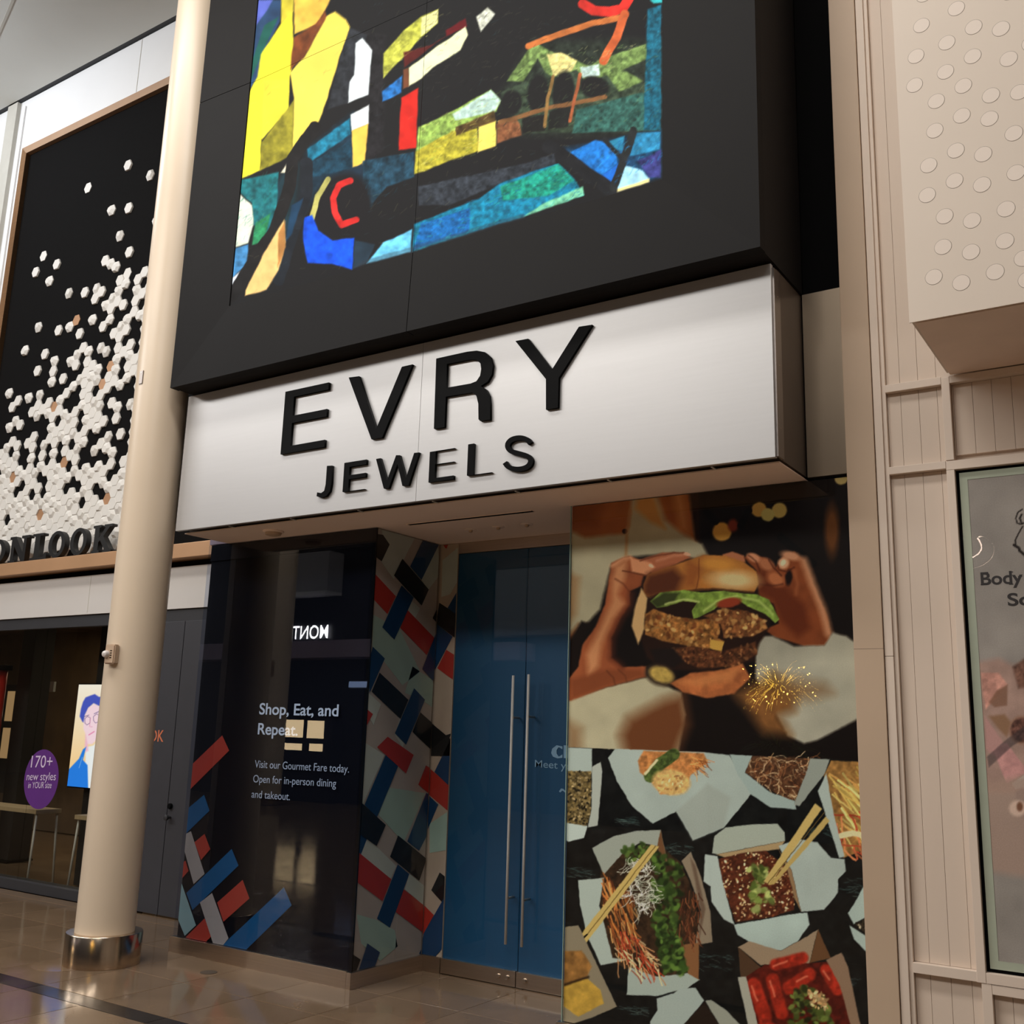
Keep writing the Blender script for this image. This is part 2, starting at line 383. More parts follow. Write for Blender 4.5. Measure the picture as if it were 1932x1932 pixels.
# ------------------------------------------------------------------ print painter (colours on a fine flat sheet)
RNG = np.random.default_rng(5)
class Sheet:
    """a flat sheet on a plane; colour is mixed per vertex from shapes drawn in the picture's own layout"""
    def __init__(s, u0, u1, v0, v1, nu, nv, world):
        u = np.linspace(u0, u1, nu); v = np.linspace(v0, v1, nv)
        s.U, s.V = np.meshgrid(u, v); s.nu, s.nv = nu, nv
        s.W = world(s.U.ravel(), s.V.ravel())
        s.P = prj(s.W); s.col = np.zeros((nu*nv, 3))
    def fill(s, c): s.col[:] = c
    def warp(s, amp, sc):
        """hand-drawn wobble of all outlines"""
        P0 = s.P.copy(); s.P = P0+np.stack([s.noise(P0, sc, 1)-0.5, s.noise(P0, sc, 2)-0.5], -1)*2*amp
    def _sub(s, pts, pad):
        a = np.asarray(pts, float); x0, y0 = a.min(0)-pad; x1, y1 = a.max(0)+pad
        return np.where((s.P[:, 0] > x0) & (s.P[:, 0] < x1) & (s.P[:, 1] > y0) & (s.P[:, 1] < y1))[0]
    def _mix(s, idx, a, c, tex):
        c = np.asarray(c, float)
        if tex:
            n = s.noise(s.P[idx], tex[0]); c = c*(1+tex[1]*(n[:, None]-0.5)*2)
        s.col[idx] = s.col[idx]*(1-a[:, None]) + c*a[:, None]
    def noise(s, P, sc, seed=0):
        out = np.zeros(len(P)); amp = 0.5; tot = 0
        for o_ in range(3):
            q = P/sc*(2**o_)+seed*17.3; i = np.floor(q).astype(int); f = q-i; f = f*f*(3-2*f)
            def h(a, b):
                n = (a*374761393 + b*668265263) & 0x7fffffff; n = ((n ^ (n >> 13))*1274126177) & 0x7fffffff
                return (n & 0xffff)/65535.0
            x, y = i[:, 0], i[:, 1]
            v = (h(x, y)*(1-f[:, 0])+h(x+1, y)*f[:, 0])*(1-f[:, 1])+(h(x, y+1)*(1-f[:, 0])+h(x+1, y+1)*f[:, 0])*f[:, 1]
            out += v*amp; tot += amp; amp *= 0.5
        return out/tot
    def sd(s, P, poly):
        a = np.asarray(poly, float); b = np.roll(a, -1, 0); d2 = np.full(len(P), 1e18); ins = np.zeros(len(P), bool)
        for (ax, ay), (bx, by) in zip(a, b):
            ex, ey = bx-ax, by-ay; wx, wy = P[:, 0]-ax, P[:, 1]-ay
            t = np.clip((wx*ex+wy*ey)/(ex*ex+ey*ey+1e-12), 0, 1)
            d2 = np.minimum(d2, (wx-t*ex)**2+(wy-t*ey)**2)
            cnd = (ay > P[:, 1]) != (by > P[:, 1])
            xi = ax+(P[:, 1]-ay)*ex/(ey if abs(ey) > 1e-9 else 1e-9)
            ins ^= cnd & (P[:, 0] < xi)
        d = np.sqrt(d2); return np.where(ins, -d, d)
    def poly(s, pts, c, soft=1.2, al=1.0, tex=None):
        idx = s._sub(pts, soft*2+1)
        if len(idx) == 0: return
        a = np.clip(0.5-s.sd(s.P[idx], pts)/(soft*2), 0, 1)*al
        s._mix(idx, a, c, tex)
    def ell(s, cx, cy, rx, ry, c, ang=0.0, soft=0.15, al=1.0, tex=None):
        r = max(rx, ry); idx = s._sub([(cx-r, cy-r), (cx+r, cy+r)], r*soft+2)
        if len(idx) == 0: return
        q = s.P[idx]-np.array([cx, cy]); ca, sa = math.cos(ang), math.sin(ang)
        x = q[:, 0]*ca+q[:, 1]*sa; y = -q[:, 0]*sa+q[:, 1]*ca
        d = np.sqrt((x/rx)**2+(y/ry)**2)
        s._mix(idx, np.clip(0.5-(d-1)/(2*soft), 0, 1)*al, c, tex)
    def stroke(s, pts, wd, c, soft=1.0, al=1.0, tex=None):
        idx = s._sub(pts, wd+soft*2)
        if len(idx) == 0: return
        P = s.P[idx]; d2 = np.full(len(P), 1e18)
        for (ax, ay), (bx, by) in zip(pts[:-1], pts[1:]):
            ex, ey = bx-ax, by-ay; wx, wy = P[:, 0]-ax, P[:, 1]-ay
            t = np.clip((wx*ex+wy*ey)/(ex*ex+ey*ey+1e-12), 0, 1); d2 = np.minimum(d2, (wx-t*ex)**2+(wy-t*ey)**2)
        s._mix(idx, np.clip(0.5-(np.sqrt(d2)-wd/2)/(soft*2), 0, 1)*al, c, tex)
    def strands(s, poly, n, ln, wd, cols, ang, spread=0.4, curve=0.3, al=0.9):
        a = np.asarray(poly, float); mn, mx = a.min(0), a.max(0)
        k = 0
        for _ in range(n*6):
            p = mn+RNG.random(2)*(mx-mn)
            if s.sd(p[None], poly)[0] > 0: continue
            th = ang+(RNG.random()-0.5)*2*spread; L_ = ln*(0.6+0.8*RNG.random()); pts = []
            for q in range(5):
                pts.append(tuple(p)); p = p+np.array([math.cos(th), math.sin(th)])*L_/4; th += (RNG.random()-0.5)*curve*2
            c = np.array(cols[RNG.integers(len(cols))])*(0.8+0.4*RNG.random())
            s.stroke(pts, wd, c, 0.7, al); k += 1
            if k >= n: break
    def dots(s, poly, n, r, cols, al=0.95, asp=1.6):
        a = np.asarray(poly, float); mn, mx = a.min(0), a.max(0); k = 0
        for _ in range(n*6):
            p = mn+RNG.random(2)*(mx-mn)
            if s.sd(p[None], poly)[0] > 0: continue
            rr = r*(0.6+0.8*RNG.random()); c = np.array(cols[RNG.integers(len(cols))])*(0.8+0.4*RNG.random())
            s.ell(p[0], p[1], rr*asp, rr, c, RNG.random()*3.14, 0.35, al); k += 1
            if k >= n: break
    def build(s, name, m, parent, gain=1.0, cmax=0.9, gam=1.0, sat=1.0):
        n = s.nu*s.nv; me = bpy.data.meshes.new(name)
        i = np.arange(n).reshape(s.nv, s.nu)
        q = np.stack([i[:-1, :-1], i[:-1, 1:], i[1:, 1:], i[1:, :-1]], -1).reshape(-1, 4)
        c0 = s.W.mean(0)
        me.vertices.add(n); me.vertices.foreach_set('co', (s.W-c0).ravel().astype(np.float32))
        nf = len(q); me.loops.add(nf*4); me.loops.foreach_set('vertex_index', q.ravel().astype(np.int32))
        me.polygons.add(nf); me.polygons.foreach_set('loop_start', np.arange(0, nf*4, 4, dtype=np.int32))
        me.update(calc_edges=True)
        at = me.color_attributes.new('ink', 'FLOAT_COLOR', 'POINT')
        rgba = np.ones((n, 4), np.float32); sc_ = np.clip(s.col, 0, 255); sc_ = sc_*sat+sc_.mean(1, keepdims=True)*(1-sat)
        rgba[:, :3] = np.clip(lin(sc_)**gam*gain, 0, cmax)
        at.data.foreach_set('color', rgba.ravel())
        me.materials.append(MATS[m]); o = bpy.data.objects.new(name, me); o.location = place(parent, tuple(c0)); o['_c'] = tuple(c0)
        return link(o, parent)

# ================================================================== THE SETTING
YP = 5.25      # plane of the glass panels and food poster
YD = 5.985     # plane of the doors
ZS = 2.955     # underside of the soffit
YS = 4.765     # front of the fascia sign
YL = 4.59      # front of the screen box
YN = 6.10      # front of the neighbour shop

# ---- floor
fl = mesh_obj('floor', [(-30, -9, -0.012), (7, -9, -0.012), (7, 12, -0.012), (-30, 12, -0.012), (-30, -9, -0.1), (7, -9, -0.1), (7, 12, -0.1), (-30, 12, -0.1)],
              [(0, 1, 2, 3), (7, 6, 5, 4), (0, 4, 5, 1), (1, 5, 6, 2), (2, 6, 7, 3), (3, 7, 4, 0)], 'tile')
tag(fl, 'polished brown stone floor of the mall in front of the shops', 'floor', kind='structure')
T = 0.58
xs = [-3.81+T*k for k in range(-14, 5)]
rows = [(4.13, 4.71), (4.71, 5.29), (5.29, 5.87), (5.87, 6.03)]
rows += [(3.985-T*(k+1), 3.985-T*k) for k in range(3)]
box('grout_bed', xs[0], xs[-1], 2.2, 6.03, -0.011, -0.004, 'grout', fl)
tile_mesh = {}
def tile_piece(x0, x1, y0, y1, m, nm):
    g = 0.0022; a, b_ = round((x1-x0)/2-g, 4), round((y1-y0)/2-g, 4); key = (a, b_, m)
    if key not in tile_mesh:
        bm = bmesh.new()
        vs_ = [bm.verts.new(q) for q in [(-a, -b_, -0.005), (a, -b_, -0.005), (a, b_, -0.005), (-a, b_, -0.005), (-a, -b_, 0), (a, -b_, 0), (a, b_, 0), (-a, b_, 0)]]
        for f in BF: bm.faces.new([vs_[i] for i in f])
        bmesh.ops.bevel(bm, geom=[e for e in bm.edges if all(v.co.z > -0.001 for v in e.verts)], offset=0.0012, segments=1, affect='EDGES')
        me = bpy.data.meshes.new(nm); bmesh.ops.recalc_face_normals(bm, faces=bm.faces); bm.to_mesh(me); bm.free()
        me.materials.append(MATS[m]); tile_mesh[key] = me
    o = bpy.data.objects.new(nm, tile_mesh[key]); o.location = ((x0+x1)/2, (y0+y1)/2, 0); link(o, fl)
for r0, r1 in rows:
    for a, b_ in zip(xs[:-1], xs[1:]):
        tile_piece(a, b_, r0, r1, 'tile', 'tile')
for a, b_ in zip(xs[:-1:2], xs[2::2]):
    tile_piece(a, b_, 3.985, 4.13, 'dark_tile', 'border_tile')
lathe('floor_cover', [(0.055, 0.0), (0.055, 0.0025), (0.05, 0.003)], (-5.643, 4.999, 0.0), 'grout', seg=28)
tag(bpy.data.objects['floor_cover'], 'small round brown cover set in the floor before the dark glass panel', 'cover')
o = lathe('floor_cover', [(0.2, 0.0), (0.2, 0.0012), (0.19, 0.0016)], (-6.52, 4.52, 0.0), 'tile', seg=40)
tag(o, 'wide round stone cover in the floor left of the column foot', 'cover')

# ---- ceiling and hall shell
ce = mesh_obj('ceiling', [(-30, -9, 9.09), (7, -9, 9.09), (7, 6.04, 9.09), (-30, 6.04, 9.09), (-30, -9, 9.2), (7, -9, 9.2), (7, 6.04, 9.2), (-30, 6.04, 9.2)],
              [(3, 2, 1, 0), (4, 5, 6, 7), (0, 1, 5, 4), (1, 2, 6, 5), (2, 3, 7, 6), (3, 0, 4, 7)], 'ceiling')
tag(ce, 'pale grey panelled ceiling high above the mall', 'ceiling', kind='structure')
box('shadow_gap', -30, 7, 6.04, 6.1, 9.1, 9.2, 'gap_dark', ce)
a, b_ = Vector((-13.0, 6.4, 0)), Vector((-8.6, 4.5, 0)); dv = (b_-a).normalized(); pv = Vector((-dv.y, dv.x, 0))*0.02
sb = [a+pv, b_+pv, b_-pv, a-pv]
mesh_obj('panel_joint', [(p.x, min(p.y, 6.03), 9.086) for p in sb]+[(p.x, min(p.y, 6.03), 9.0895) for p in sb], [(3, 2, 1, 0), (4, 5, 6, 7), (0, 1, 5, 4), (1, 2, 6, 5), (2, 3, 7, 6), (3, 0, 4, 7)], 'grey_trim', ce)
tag(box('wall_far_left', -30.2, -30, -9, 12, 0, 9.09, 'hall_wall'), 'plain wall closing the far left end of the hall', 'wall', kind='structure')
tag(box('wall_far_right', 7, 7.2, -9, 12, 0, 9.09, 'hall_wall'), 'plain wall closing the right end of the hall', 'wall', kind='structure')
tag(box('wall_behind', -30, 7, -9.2, -9, 0, 9.09, 'hall_wall'), 'plain wall of the hall behind the viewer', 'wall', kind='structure')

# ---- neighbour facade on the left
wl = box('wall_left', -30, -6.2, YN, 6.6, 8.41, 9.09, 'white_wall')
tag(wl, 'bright white wall strip above the hexagon tile field', 'wall', kind='structure')
box('wall_panel', -30, -11.46, YN, 6.6, 2.62, 8.41, 'white_wall', wl)
box('pilaster', -11.83, -11.62, YN-0.05, YN, 3.3, 9.08, 'grey_trim', wl)
box('edge_strip', -11.53, -11.49, YN-0.02, YN, 3.3, 9.0, 'white_wall', wl)
box('panel_joint', -9.27, -9.262, YN-0.003, YN, 8.42, 9.08, 'grey_trim', wl)
wb = box('trim_1', -14, -6.35, YN, 6.5, 2.615, 3.0, 'band_white')
tag(wb, 'plain white fascia band under the bronze ledge', 'fascia', kind='structure')
box('panel_joint', -9.06, -9.054, YN-0.002, YN, 2.63, 2.995, 'grey_trim', wb)
box('top_reveal', -14, -6.35, YN+0.03, 6.5, 3.0, 3.055, 'black', wb)

# hexagon field -------------------------------------------------------------------
hx = thing('hexagon_wall', (-9.2, 6.2, 3.05), 'tall black wall field scattered with white hexagon tiles in a bronze frame', 'wall panel')
YB = 6.15
box('backing', -11.46, -6.2, YB, 6.3, 3.19, 8.41, 'felt_black', hx)
def quad_prism(name, front, y0, y1, m, parent):
    n = len(front); V = [(x, y0, z) for x, z in front]+[(x, y1, z) for x, z in front]
    c = (sum(p[0] for p in front)/n, (y0+y1)/2, sum(p[1] for p in front)/n)
    V = [(v[0]-c[0], v[1]-c[1], v[2]-c[2]) for v in V]
    Fc = [tuple(range(n)), tuple(range(2*n-1, n-1, -1))]+[(i, i+n, (i+1) % n+n, (i+1) % n) for i in range(n)]
    o = mesh_obj(name, V, Fc, m, parent, loc=place(parent, c)); o['_c'] = c; return o
quad_prism('frame_side', [(-11.45, 3.19), (-11.345, 3.19), (-11.345, 8.315), (-11.45, 8.41)], YN-0.005, YB, 'bronze', hx)
quad_prism('frame_top', [(-11.45, 8.41), (-11.345, 8.315), (-6.2, 8.315), (-6.2, 8.41)], YN-0.005, YB, 'bronze_paint', hx)
tag(box('trim_3', -14, -6.35, 5.98, 6.174, 3.058, 3.189, 'ledge_copper', bevel=0.004), 'long satin bronze ledge carrying the black letters', 'ledge', kind='structure')
HP, HB = 0.1028, 0.12
R_ = HB/math.sqrt(3)*0.985
def hexpts(r, z=0.0, cx=0.0, cy=0.0): return [(cx+r*math.cos(math.pi/3*k), cy+r*math.sin(math.pi/3*k), z) for k in range(6)]
def hex_mesh(name, layers, m):
    V = [p for l in layers for p in l]; Fc = []
    for i in range(len(layers)-1):
        for k in range(6): Fc.append((i*6+k, i*6+(k+1) % 6, (i+1)*6+(k+1) % 6, (i+1)*6+k))
    n = (len(layers)-1)*6; Fc.append(tuple(n+k for k in range(6)))
    V = [(x, -z, y) for x, y, z in V]
    me = bpy.data.meshes.new(name); me.from_pydata(V, [], Fc); me.update(); me.materials.append(MATS[m]); return me
HM = {'f': [hex_mesh('hexagon_flat', [hexpts(R_), hexpts(R_, 0.017), hexpts(R_*0.94, 0.021)], 'plaster_hex')], 'c': [],
      'b': [hex_mesh('hexagon_copper', [hexpts(R_), hexpts(R_, 0.007)], 'copper_hex')]}
for dx, dy, k, z in ((-0.016, 0.012, 0.5, 0.034), (0.012, 0.010, 0.55, 0.032), (-0.012, -0.014, 0.58, 0.032), (0.004, 0.016, 0.45, 0.036), (-0.020, 0.0, 0.5, 0.032)):
    HM['c'].append(hex_mesh('hexagon_facet', [hexpts(R_), hexpts(R_, 0.012), hexpts(R_*k, z, dx, dy)], 'plaster_hex'))
X0L, Z0L = 0.04, 0.0583981633
def snap_hex(px, py):
    p = oy(px, py, 6.13); i = round((p[0]-X0L)/HP); off = (i % 2)*0.5
    j = round(p[2]/HB-off-Z0L/HB); return i, j
def hex_pos(i, j): return X0L+i*HP, (j+(i % 2)*0.5)*HB+Z0L
hexes = {}
def add_hex(kind, x0, y0, s, pts):
    for a, b_ in pts: hexes[snap_hex(x0+a/s, y0+b_/s)] = kind
add_hex('f', 0, 0, 3.864, [(918, 1203), (922, 1518), (932, 1838)])
add_hex('c', 0, 0, 3.864, [(1075, 1278), (795, 1532), (855, 1720), (1118, 1620)])
add_hex('b', 0, 0, 3.864, [(625, 1364), (303, 1860)])
add_hex('f', 30, 440, 9.66, [(712, 550), (327, 695), (1237, 1073), (1420, 1200), (760, 1765), (1150, 1825)])
add_hex('c', 30, 440, 9.66, [(573, 855), (930, 1085), (1420, 1000), (955, 1705), (377, 1703), (1370, 1575)])
add_hex('b', 30, 440, 9.66, [(1090, 1575)])
add_hex('f', 150, 440, 9.66, [(878, 345), (438, 500), (1175, 710), (1045, 840), (715, 860), (1240, 960), (385, 1060), (680, 1230), (785, 1305), (1140, 1100), (1000, 1235), (555, 1380), (985, 1430), (1190, 1370), (420, 1700), (850, 1765), (615, 1825), (715, 1890)])
add_hex('c', 150, 440, 9.66, [(530, 555), (640, 610), (830, 920), (1020, 1045), (700, 1040), (570, 1180), (440, 1310), (1095, 1505), (530, 1565), (860, 1560), (720, 1690)])
add_hex('b', 150, 440, 9.66, [(850, 720), (1275, 770)])
add_hex('f', 0, 620, 10.73, [(890, 505), (1055, 855), (1262, 1010), (740, 840), (340, 1435), (218, 1570), (755, 1520), (625, 1665), (840, 1610), (970, 1480), (1330, 1300), (1170, 1640), (1040, 1790), (1250, 1900), (1470, 1680), (390, 1900)])
add_hex('c', 0, 620, 10.73, [(470, 425), (1075, 640), (1020, 1065), (148, 1285), (550, 1385), (770, 1325), (715, 1750), (1195, 1430), (1440, 1170), (920, 1690), (1260, 1720), (1370, 1780), (275, 1850), (150, 1930)])
add_hex('b', 0, 620, 10.73, [(1070, 1570)])
add_hex('f', 120, 620, 10.73, [(1115, 170), (1265, 60), (1355, 330), (1090, 400), (1205, 470), (390, 370), (235, 730), (470, 680), (575, 750), (1430, 640), (1280, 800), (1410, 870), (885, 985), (1010, 1070), (865, 1200), (720, 1350), (435, 900), (410, 1110), (510, 1180), (385, 1330), (490, 1400), (470, 1630), (560, 1700), (220, 1670), (690, 1750), (600, 1850), (800, 1850), (940, 1500), (1040, 1820), (1460, 1190), (200, 1860)])
add_hex('c', 120, 620, 10.73, [(1560, 280), (1330, 550), (500, 440), (240, 500), (120, 670), (690, 820), (725, 390), (840, 460), (1060, 620), (1030, 840), (1510, 750), (1250, 1010), (1110, 1150), (540, 960), (660, 1010), (300, 1020), (170, 1160), (600, 1440), (690, 1560), (340, 1540), (430, 1840), (1060, 1580), (1310, 1540), (1410, 1630), (80, 1770)])
add_hex('b', 120, 620, 10.73, [(925, 770), (760, 1130)])
add_hex('f', 0, 780, 13.8, [(495, 270), (290, 705), (415, 805), (865, 575), (690, 745), (820, 850), (90, 1130), (205, 1240), (330, 1350), (30, 950), (735, 1420), (1060, 1080), (1250, 630), (1320, 100), (1430, 470), (1595, 290), (1390, 740), (1320, 1310), (1140, 1470), (1270, 1580), (1650, 970), (1760, 1100), (1715, 400), (130, 1780), (405, 1740), (685, 1690), (800, 1790), (960, 1880), (1580, 1550), (1240, 1830), (1540, 1820)])
add_hex('c', 0, 780, 13.8, [(345, 160), (195, 335), (765, 1140), (200, 970), (370, 1060), (40, 1400), (450, 1450), (870, 1500), (985, 1340), (1075, 800), (1180, 880), (1265, 340), (1350, 1020), (1640, 700), (1560, 570), (1480, 1400), (560, 1570), (930, 1600), (1400, 1600), (1450, 1700), (1720, 1620)])
add_hex('b', 0, 780, 13.8, [(1640, 1270), (300, 1620)])
add_hex('f', 110, 780, 12.88, [(1380, 130), (1480, 510), (1560, 1165), (985, 740), (1245, 1210), (1070, 1380), (890, 1540), (470, 1480), (590, 1580), (400, 1110), (255, 1010), (130, 910), (460, 590), (620, 420), (780, 270), (1080, 190), (930, 90), (370, 210), (80, 270), (190, 380), (80, 1440), (1310, 1580), (740, 1680), (1620, 1760)])
add_hex('c', 110, 780, 12.88, [(1710, 710), (1510, 1400), (1160, 530), (1110, 830), (820, 910), (1270, 920), (950, 1260), (630, 1320), (750, 1400), (1000, 1640), (330, 1380), (400, 840), (620, 660), (630, 160), (900, 370), (220, 120), (340, 440), (230, 540), (160, 680), (180, 1520), (1600, 1530), (1450, 1650), (1180, 1690)])
add_hex('b', 110, 780, 12.88, [(110, 1170)])
holes = {snap_hex(a/14.86, 900+b_/14.86) for a, b_ in [(600, 180), (430, 370), (850, 430), (1205, 90), (1160, 430), (1830, 330), (145, 1155), (30, 90)]}
holes |= {snap_hex(110+a/13.8, 900+b_/13.8) for a, b_ in [(350, 70), (470, 200), (160, 330), (590, 640), (940, 300), (1090, 430), (1290, 40)]}
add_hex('b', 0, 900, 14.86, [(1080, 1015)]); add_hex('b', 110, 900, 13.8, [(1220, 540)])
hr = random.Random(3)
ilo, ihi = math.ceil((-11.28-X0L)/HP), math.floor((-8.0-X0L)/HP)
for i in range(ilo, ihi+1):
    for j in range(26, 70):
        x, z = hex_pos(i, j)
        if z < 3.255 or z > 8.2 or (i, j) in hexes: continue
        q = prj((x, 6.13, z)); dense = q[1] > 903 and (i, j) not in holes
        hid = x > -8.72                                          # behind the column from the front
        if (dense and not hid) or (hid and hr.random() < max(0.0, min(0.93, (6.6-z)/2.6))) or (x < -10.7 and z < 4.4 and hr.random() < 0.85):
            hexes[(i, j)] = 'f' if hr.random() < 0.58 else 'c'
    for key in [k for k in hexes if hex_pos(*k)[1] < 3.25 or hex_pos(*k)[0] > -8.0]: del hexes[key]
def seen(key):
    x, z = hex_pos(*key); q = prj((x, 6.13, z))
    lim = 330-q[1]*0.1
    return (0 if -10 < q[0] < lim else 1000)+abs(z-3)*3
order = sorted(hexes, key=seen)
rest = bmesh.new()
for n, key in enumerate(order):
    kd = hexes[key]; x, z = hex_pos(*key); me = HM[kd][(key[0]*7+key[1]*13+key[0]*key[1]) % len(HM[kd])]
    if n < 300:
        o = bpy.data.objects.new('hexagon_tile', me); o.location = (x, YB, z); link(o, hx)
    else:
        nv = len(rest.verts); rest.from_mesh(me); rest.verts.ensure_lookup_table()
        for v in rest.verts[nv:]: v.co += Vector((x, YB, z))
tag(bm_obj('hexagon_tiles', rest, 'plaster_hex', hx), kind='stuff')

# slab-serif letters standing on the ledge ----------------------------------------
ls = thing('shop_letters', (-9.6, 6.08, 3.19), 'thick black slab serif letters reading ON LOOK standing on the bronze ledge', 'sign')
ZT = oy(109.3, 1002.2, 5.99)[2]
def letter_on(name, xl, xr, outlines):
    a = oy(xl/8.05, 960+560/8.05, 5.99)[0]; b_ = oy(xr/8.05, 960+560/8.05, 5.99)[0]
    H = ZT-3.19
    plate(name, [[(a+(b_-a)*u, 3.192+H*v) for u, v in s] for s in outlines], 'y', 5.987, 0.055, 'letter_black', ls)
def el(rx, ry, n=36): return [(0.5+rx*math.cos(2*math.pi*k/n), 0.5+ry*math.sin(2*math.pi*k/n)) for k in range(n)]
Oo = [el(0.5, 0.5), el(0.29, 0.38)]
letter_on('letter', -190, 95, Oo)
letter_on('letter', 150, 438, [[(0, 0), (.36, 0), (.36, .08), (.26, .08), (.26, .62), (.68, 0), (.86, 0), (.86, .9), (1, .9), (1, 1), (.6, 1), (.6, .9), (.72, .9), (.72, .36), (.3, 1), (0, 1), (0, .9), (.1, .9), (.1, .08), (0, .08)]])
letter_on('letter', 475, 720, [[(0, 0), (1, 0), (1, .24), (.86, .24), (.8, .09), (.52, .09), (.52, .91), (.72, .91), (.72, 1), (.06, 1), (.06, .91), (.22, .91), (.22, .09), (0, .09)]])
letter_on('letter', 738, 985, Oo)
letter_on('letter', 1062, 1310, Oo)
letter_on('letter', 1395, 1690, [[(0, 0), (.4, 0), (.4, .09), (.32, .09), (.32, .38), (.4, .45), (.66, .09), (.58, .09), (.58, 0), (1, 0), (1, .09), (.92, .09), (.55, .58), (.84, .91), (.97, .91), (.97, 1), (.56, 1), (.56, .91), (.64, .91), (.32, .52), (.32, .91), (.4, .91), (.4, 1), (0, 1), (0, .91), (.09, .91), (.09, .09), (0, .09)]])

# neighbour shop window ------------------------------------------------------------
w1 = box('window_1', -14, -6.35, YN+0.02, 6.2, 2.5, 2.615, 'frame_grey')
tag(w1, 'wide dark framed shop window left of the column', 'window', kind='structure')
box('sill', -14, -7.93, 6.06, 6.22, 0, 0.085, 'frame_grey', w1)
xsj = [-14, -11.9, oy(85, 1190, YN)[0], -7.96]
for a, b_ in zip(xsj[:-1], xsj[1:]):
    box('glass_pane', a+0.004, b_-0.004, 6.13, 6.14, 0.085, 2.5, 'pane_store', w1)
box('jamb', -7.96, -7.92, 6.06, 6.2, 0, 2.5, 'frame_grey', w1)
d1 = thing('door_1', (-7.1, 6.14, 0), 'tall charcoal grey flush door with lock between column and dark glass panel', 'door', kind='structure')
xj = oy(350.6, 1163, YN)[0]
pl_ = box('door_panel', -7.92, xj-0.004, 6.1, 6.16, 0.005, 2.5, 'door_grey', d1, bevel=0.003)
pr_ = box('door_panel', xj+0.004, -6.36, 6.1, 6.16, 0.005, 2.5, 'door_grey', d1, bevel=0.003)
q = oy(322.6, 1521, 6.1)
lathe('lock_cylinder', [(0.024, 0), (0.024, 0.02), (0.018, 0.026)], (q[0], 6.1, q[2]), 'black', pr_, seg=20, axis='y')
q = oy(321.5, 1542, 6.1)
lathe('knob', [(0.012, 0), (0.012, 0.03), (0.024, 0.034), (0.024, 0.055), (0.012, 0.06)], (q[0], 6.1, q[2]), 'frame_grey', pr_, seg=20, axis='y')
a = oy(309, 1392, 6.1)
text_plate('door_lettering', 'LOOK', a[0]-0.36, a[0], oy(300, 1399, 6.1)[2], 0.1, 6.098, 'orange_ink', d1, bold=0.01)

# interior of the neighbour shop
wr = box('wall_rear', -16, -6.4, 9.4, 9.6, 0, 2.9, 'store_wall')
tag(wr, 'dim brown rear wall inside the neighbour shop', 'wall', kind='structure')
tag(box('ceiling_shop', -16, -6.36, 6.2, 9.6, 2.9, 3.0, 'store_wall'), 'dim ceiling inside the neighbour shop', 'ceiling', kind='structure')
tag(box('wall_shop_side', -6.7, -6.45, 6.3, 9.4, 0, 2.9, 'store_dark'), 'dark side wall inside the neighbour shop', 'wall', kind='structure')
tag(box('wall_shop_far', -16.2, -16, 6.2, 9.6, 0, 2.9, 'store_wall'), 'far side wall inside the neighbour shop', 'wall', kind='structure')
# shop lamp
area('shop_lamp', (-12.6, 7.8, 2.85), (-12.6, 7.8, 0), 1.6, 0.5, 40, (1.0, 0.82, 0.55))
area('shop_lamp', (-10.2, 8.6, 2.85), (-10.4, 8.9, 0), 0.8, 0.5, 22, (1.0, 0.82, 0.55))
# portrait screen
c0, c1, c2, c3 = oy(151, 1292, 6.55), oy(207, 1291, 6.55), oy(176, 1488, 6.55), oy(123, 1482, 6.55)
px0, px1, pz0, pz1 = (c0[0]+c3[0])/2, (c1[0]+c2[0])/2+0.04, (c3[2]+c2[2])/2, (c0[2]+c1[2])/2
pd = thing('portrait_display', ((px0+px1)/2, 6.6, 0), 'bright upright screen showing a person in glasses and blue shirt inside the shop window', 'screen')
box('housing', px0-0.012, px1+0.012, 6.56, 6.62, pz0-0.012, pz1+0.012, 'black', pd, bevel=0.004)
box('stand', (px0+px1)/2-0.07, (px0+px1)/2+0.05, 6.62, 6.68, 0, 2.88, 'store_dark', pd)
sh = Sheet(px0, px1, pz0, pz1, 70, 150, lambda u, v: np.stack([u, np.full_like(u, 6.555), v], -1))
t = np.clip((sh.P[:, 1]-1290)/195, 0, 1)[:, None]
sh.col = (1-t)*np.array([255, 248, 236])+t*np.array([255, 208, 140])
zz = lambda pts: zc(0, 1230, 8.05, pts)
sh.poly(zz([(1300, 1450), (1420, 1420), (1520, 1300), (1640, 1500), (1640, 2100), (1200, 2100), (1300, 1650)]), (246, 250, 255), 1)
sh.poly(zz([(1230, 860), (1260, 760), (1300, 690), (1380, 660), (1440, 640), (1500, 680), (1600, 690), (1640, 760), (1600, 900), (1560, 800), (1500, 820), (1420, 780), (1340, 850), (1290, 960), (1280, 1080), (1250, 1060), (1210, 980)]), (74, 90, 200), 1.2)
sh.poly(zz([(1290, 960), (1345, 850), (1430, 790), (1510, 830), (1600, 860), (1620, 1100), (1560, 1250), (1460, 1340), (1400, 1400), (1320, 1400), (1300, 1250), (1265, 1160), (1270, 1060)]), (255, 224, 240), 1.5)
sh.poly(zz([(1300, 1250), (1330, 1400), (1340, 1500), (1300, 1520), (1290, 1430)]), (250, 190, 220), 2)
sh.stroke(zz([(1290, 1010), (1330, 980), (1370, 1000), (1365, 1080), (1320, 1110), (1290, 1080), (1290, 1010)]), 0.9, (110, 90, 140), 0.5)
sh.stroke(zz([(1420, 980), (1470, 940), (1510, 970), (1500, 1060), (1450, 1080), (1420, 1040), (1420, 980)]), 0.9, (110, 90, 140), 0.5)
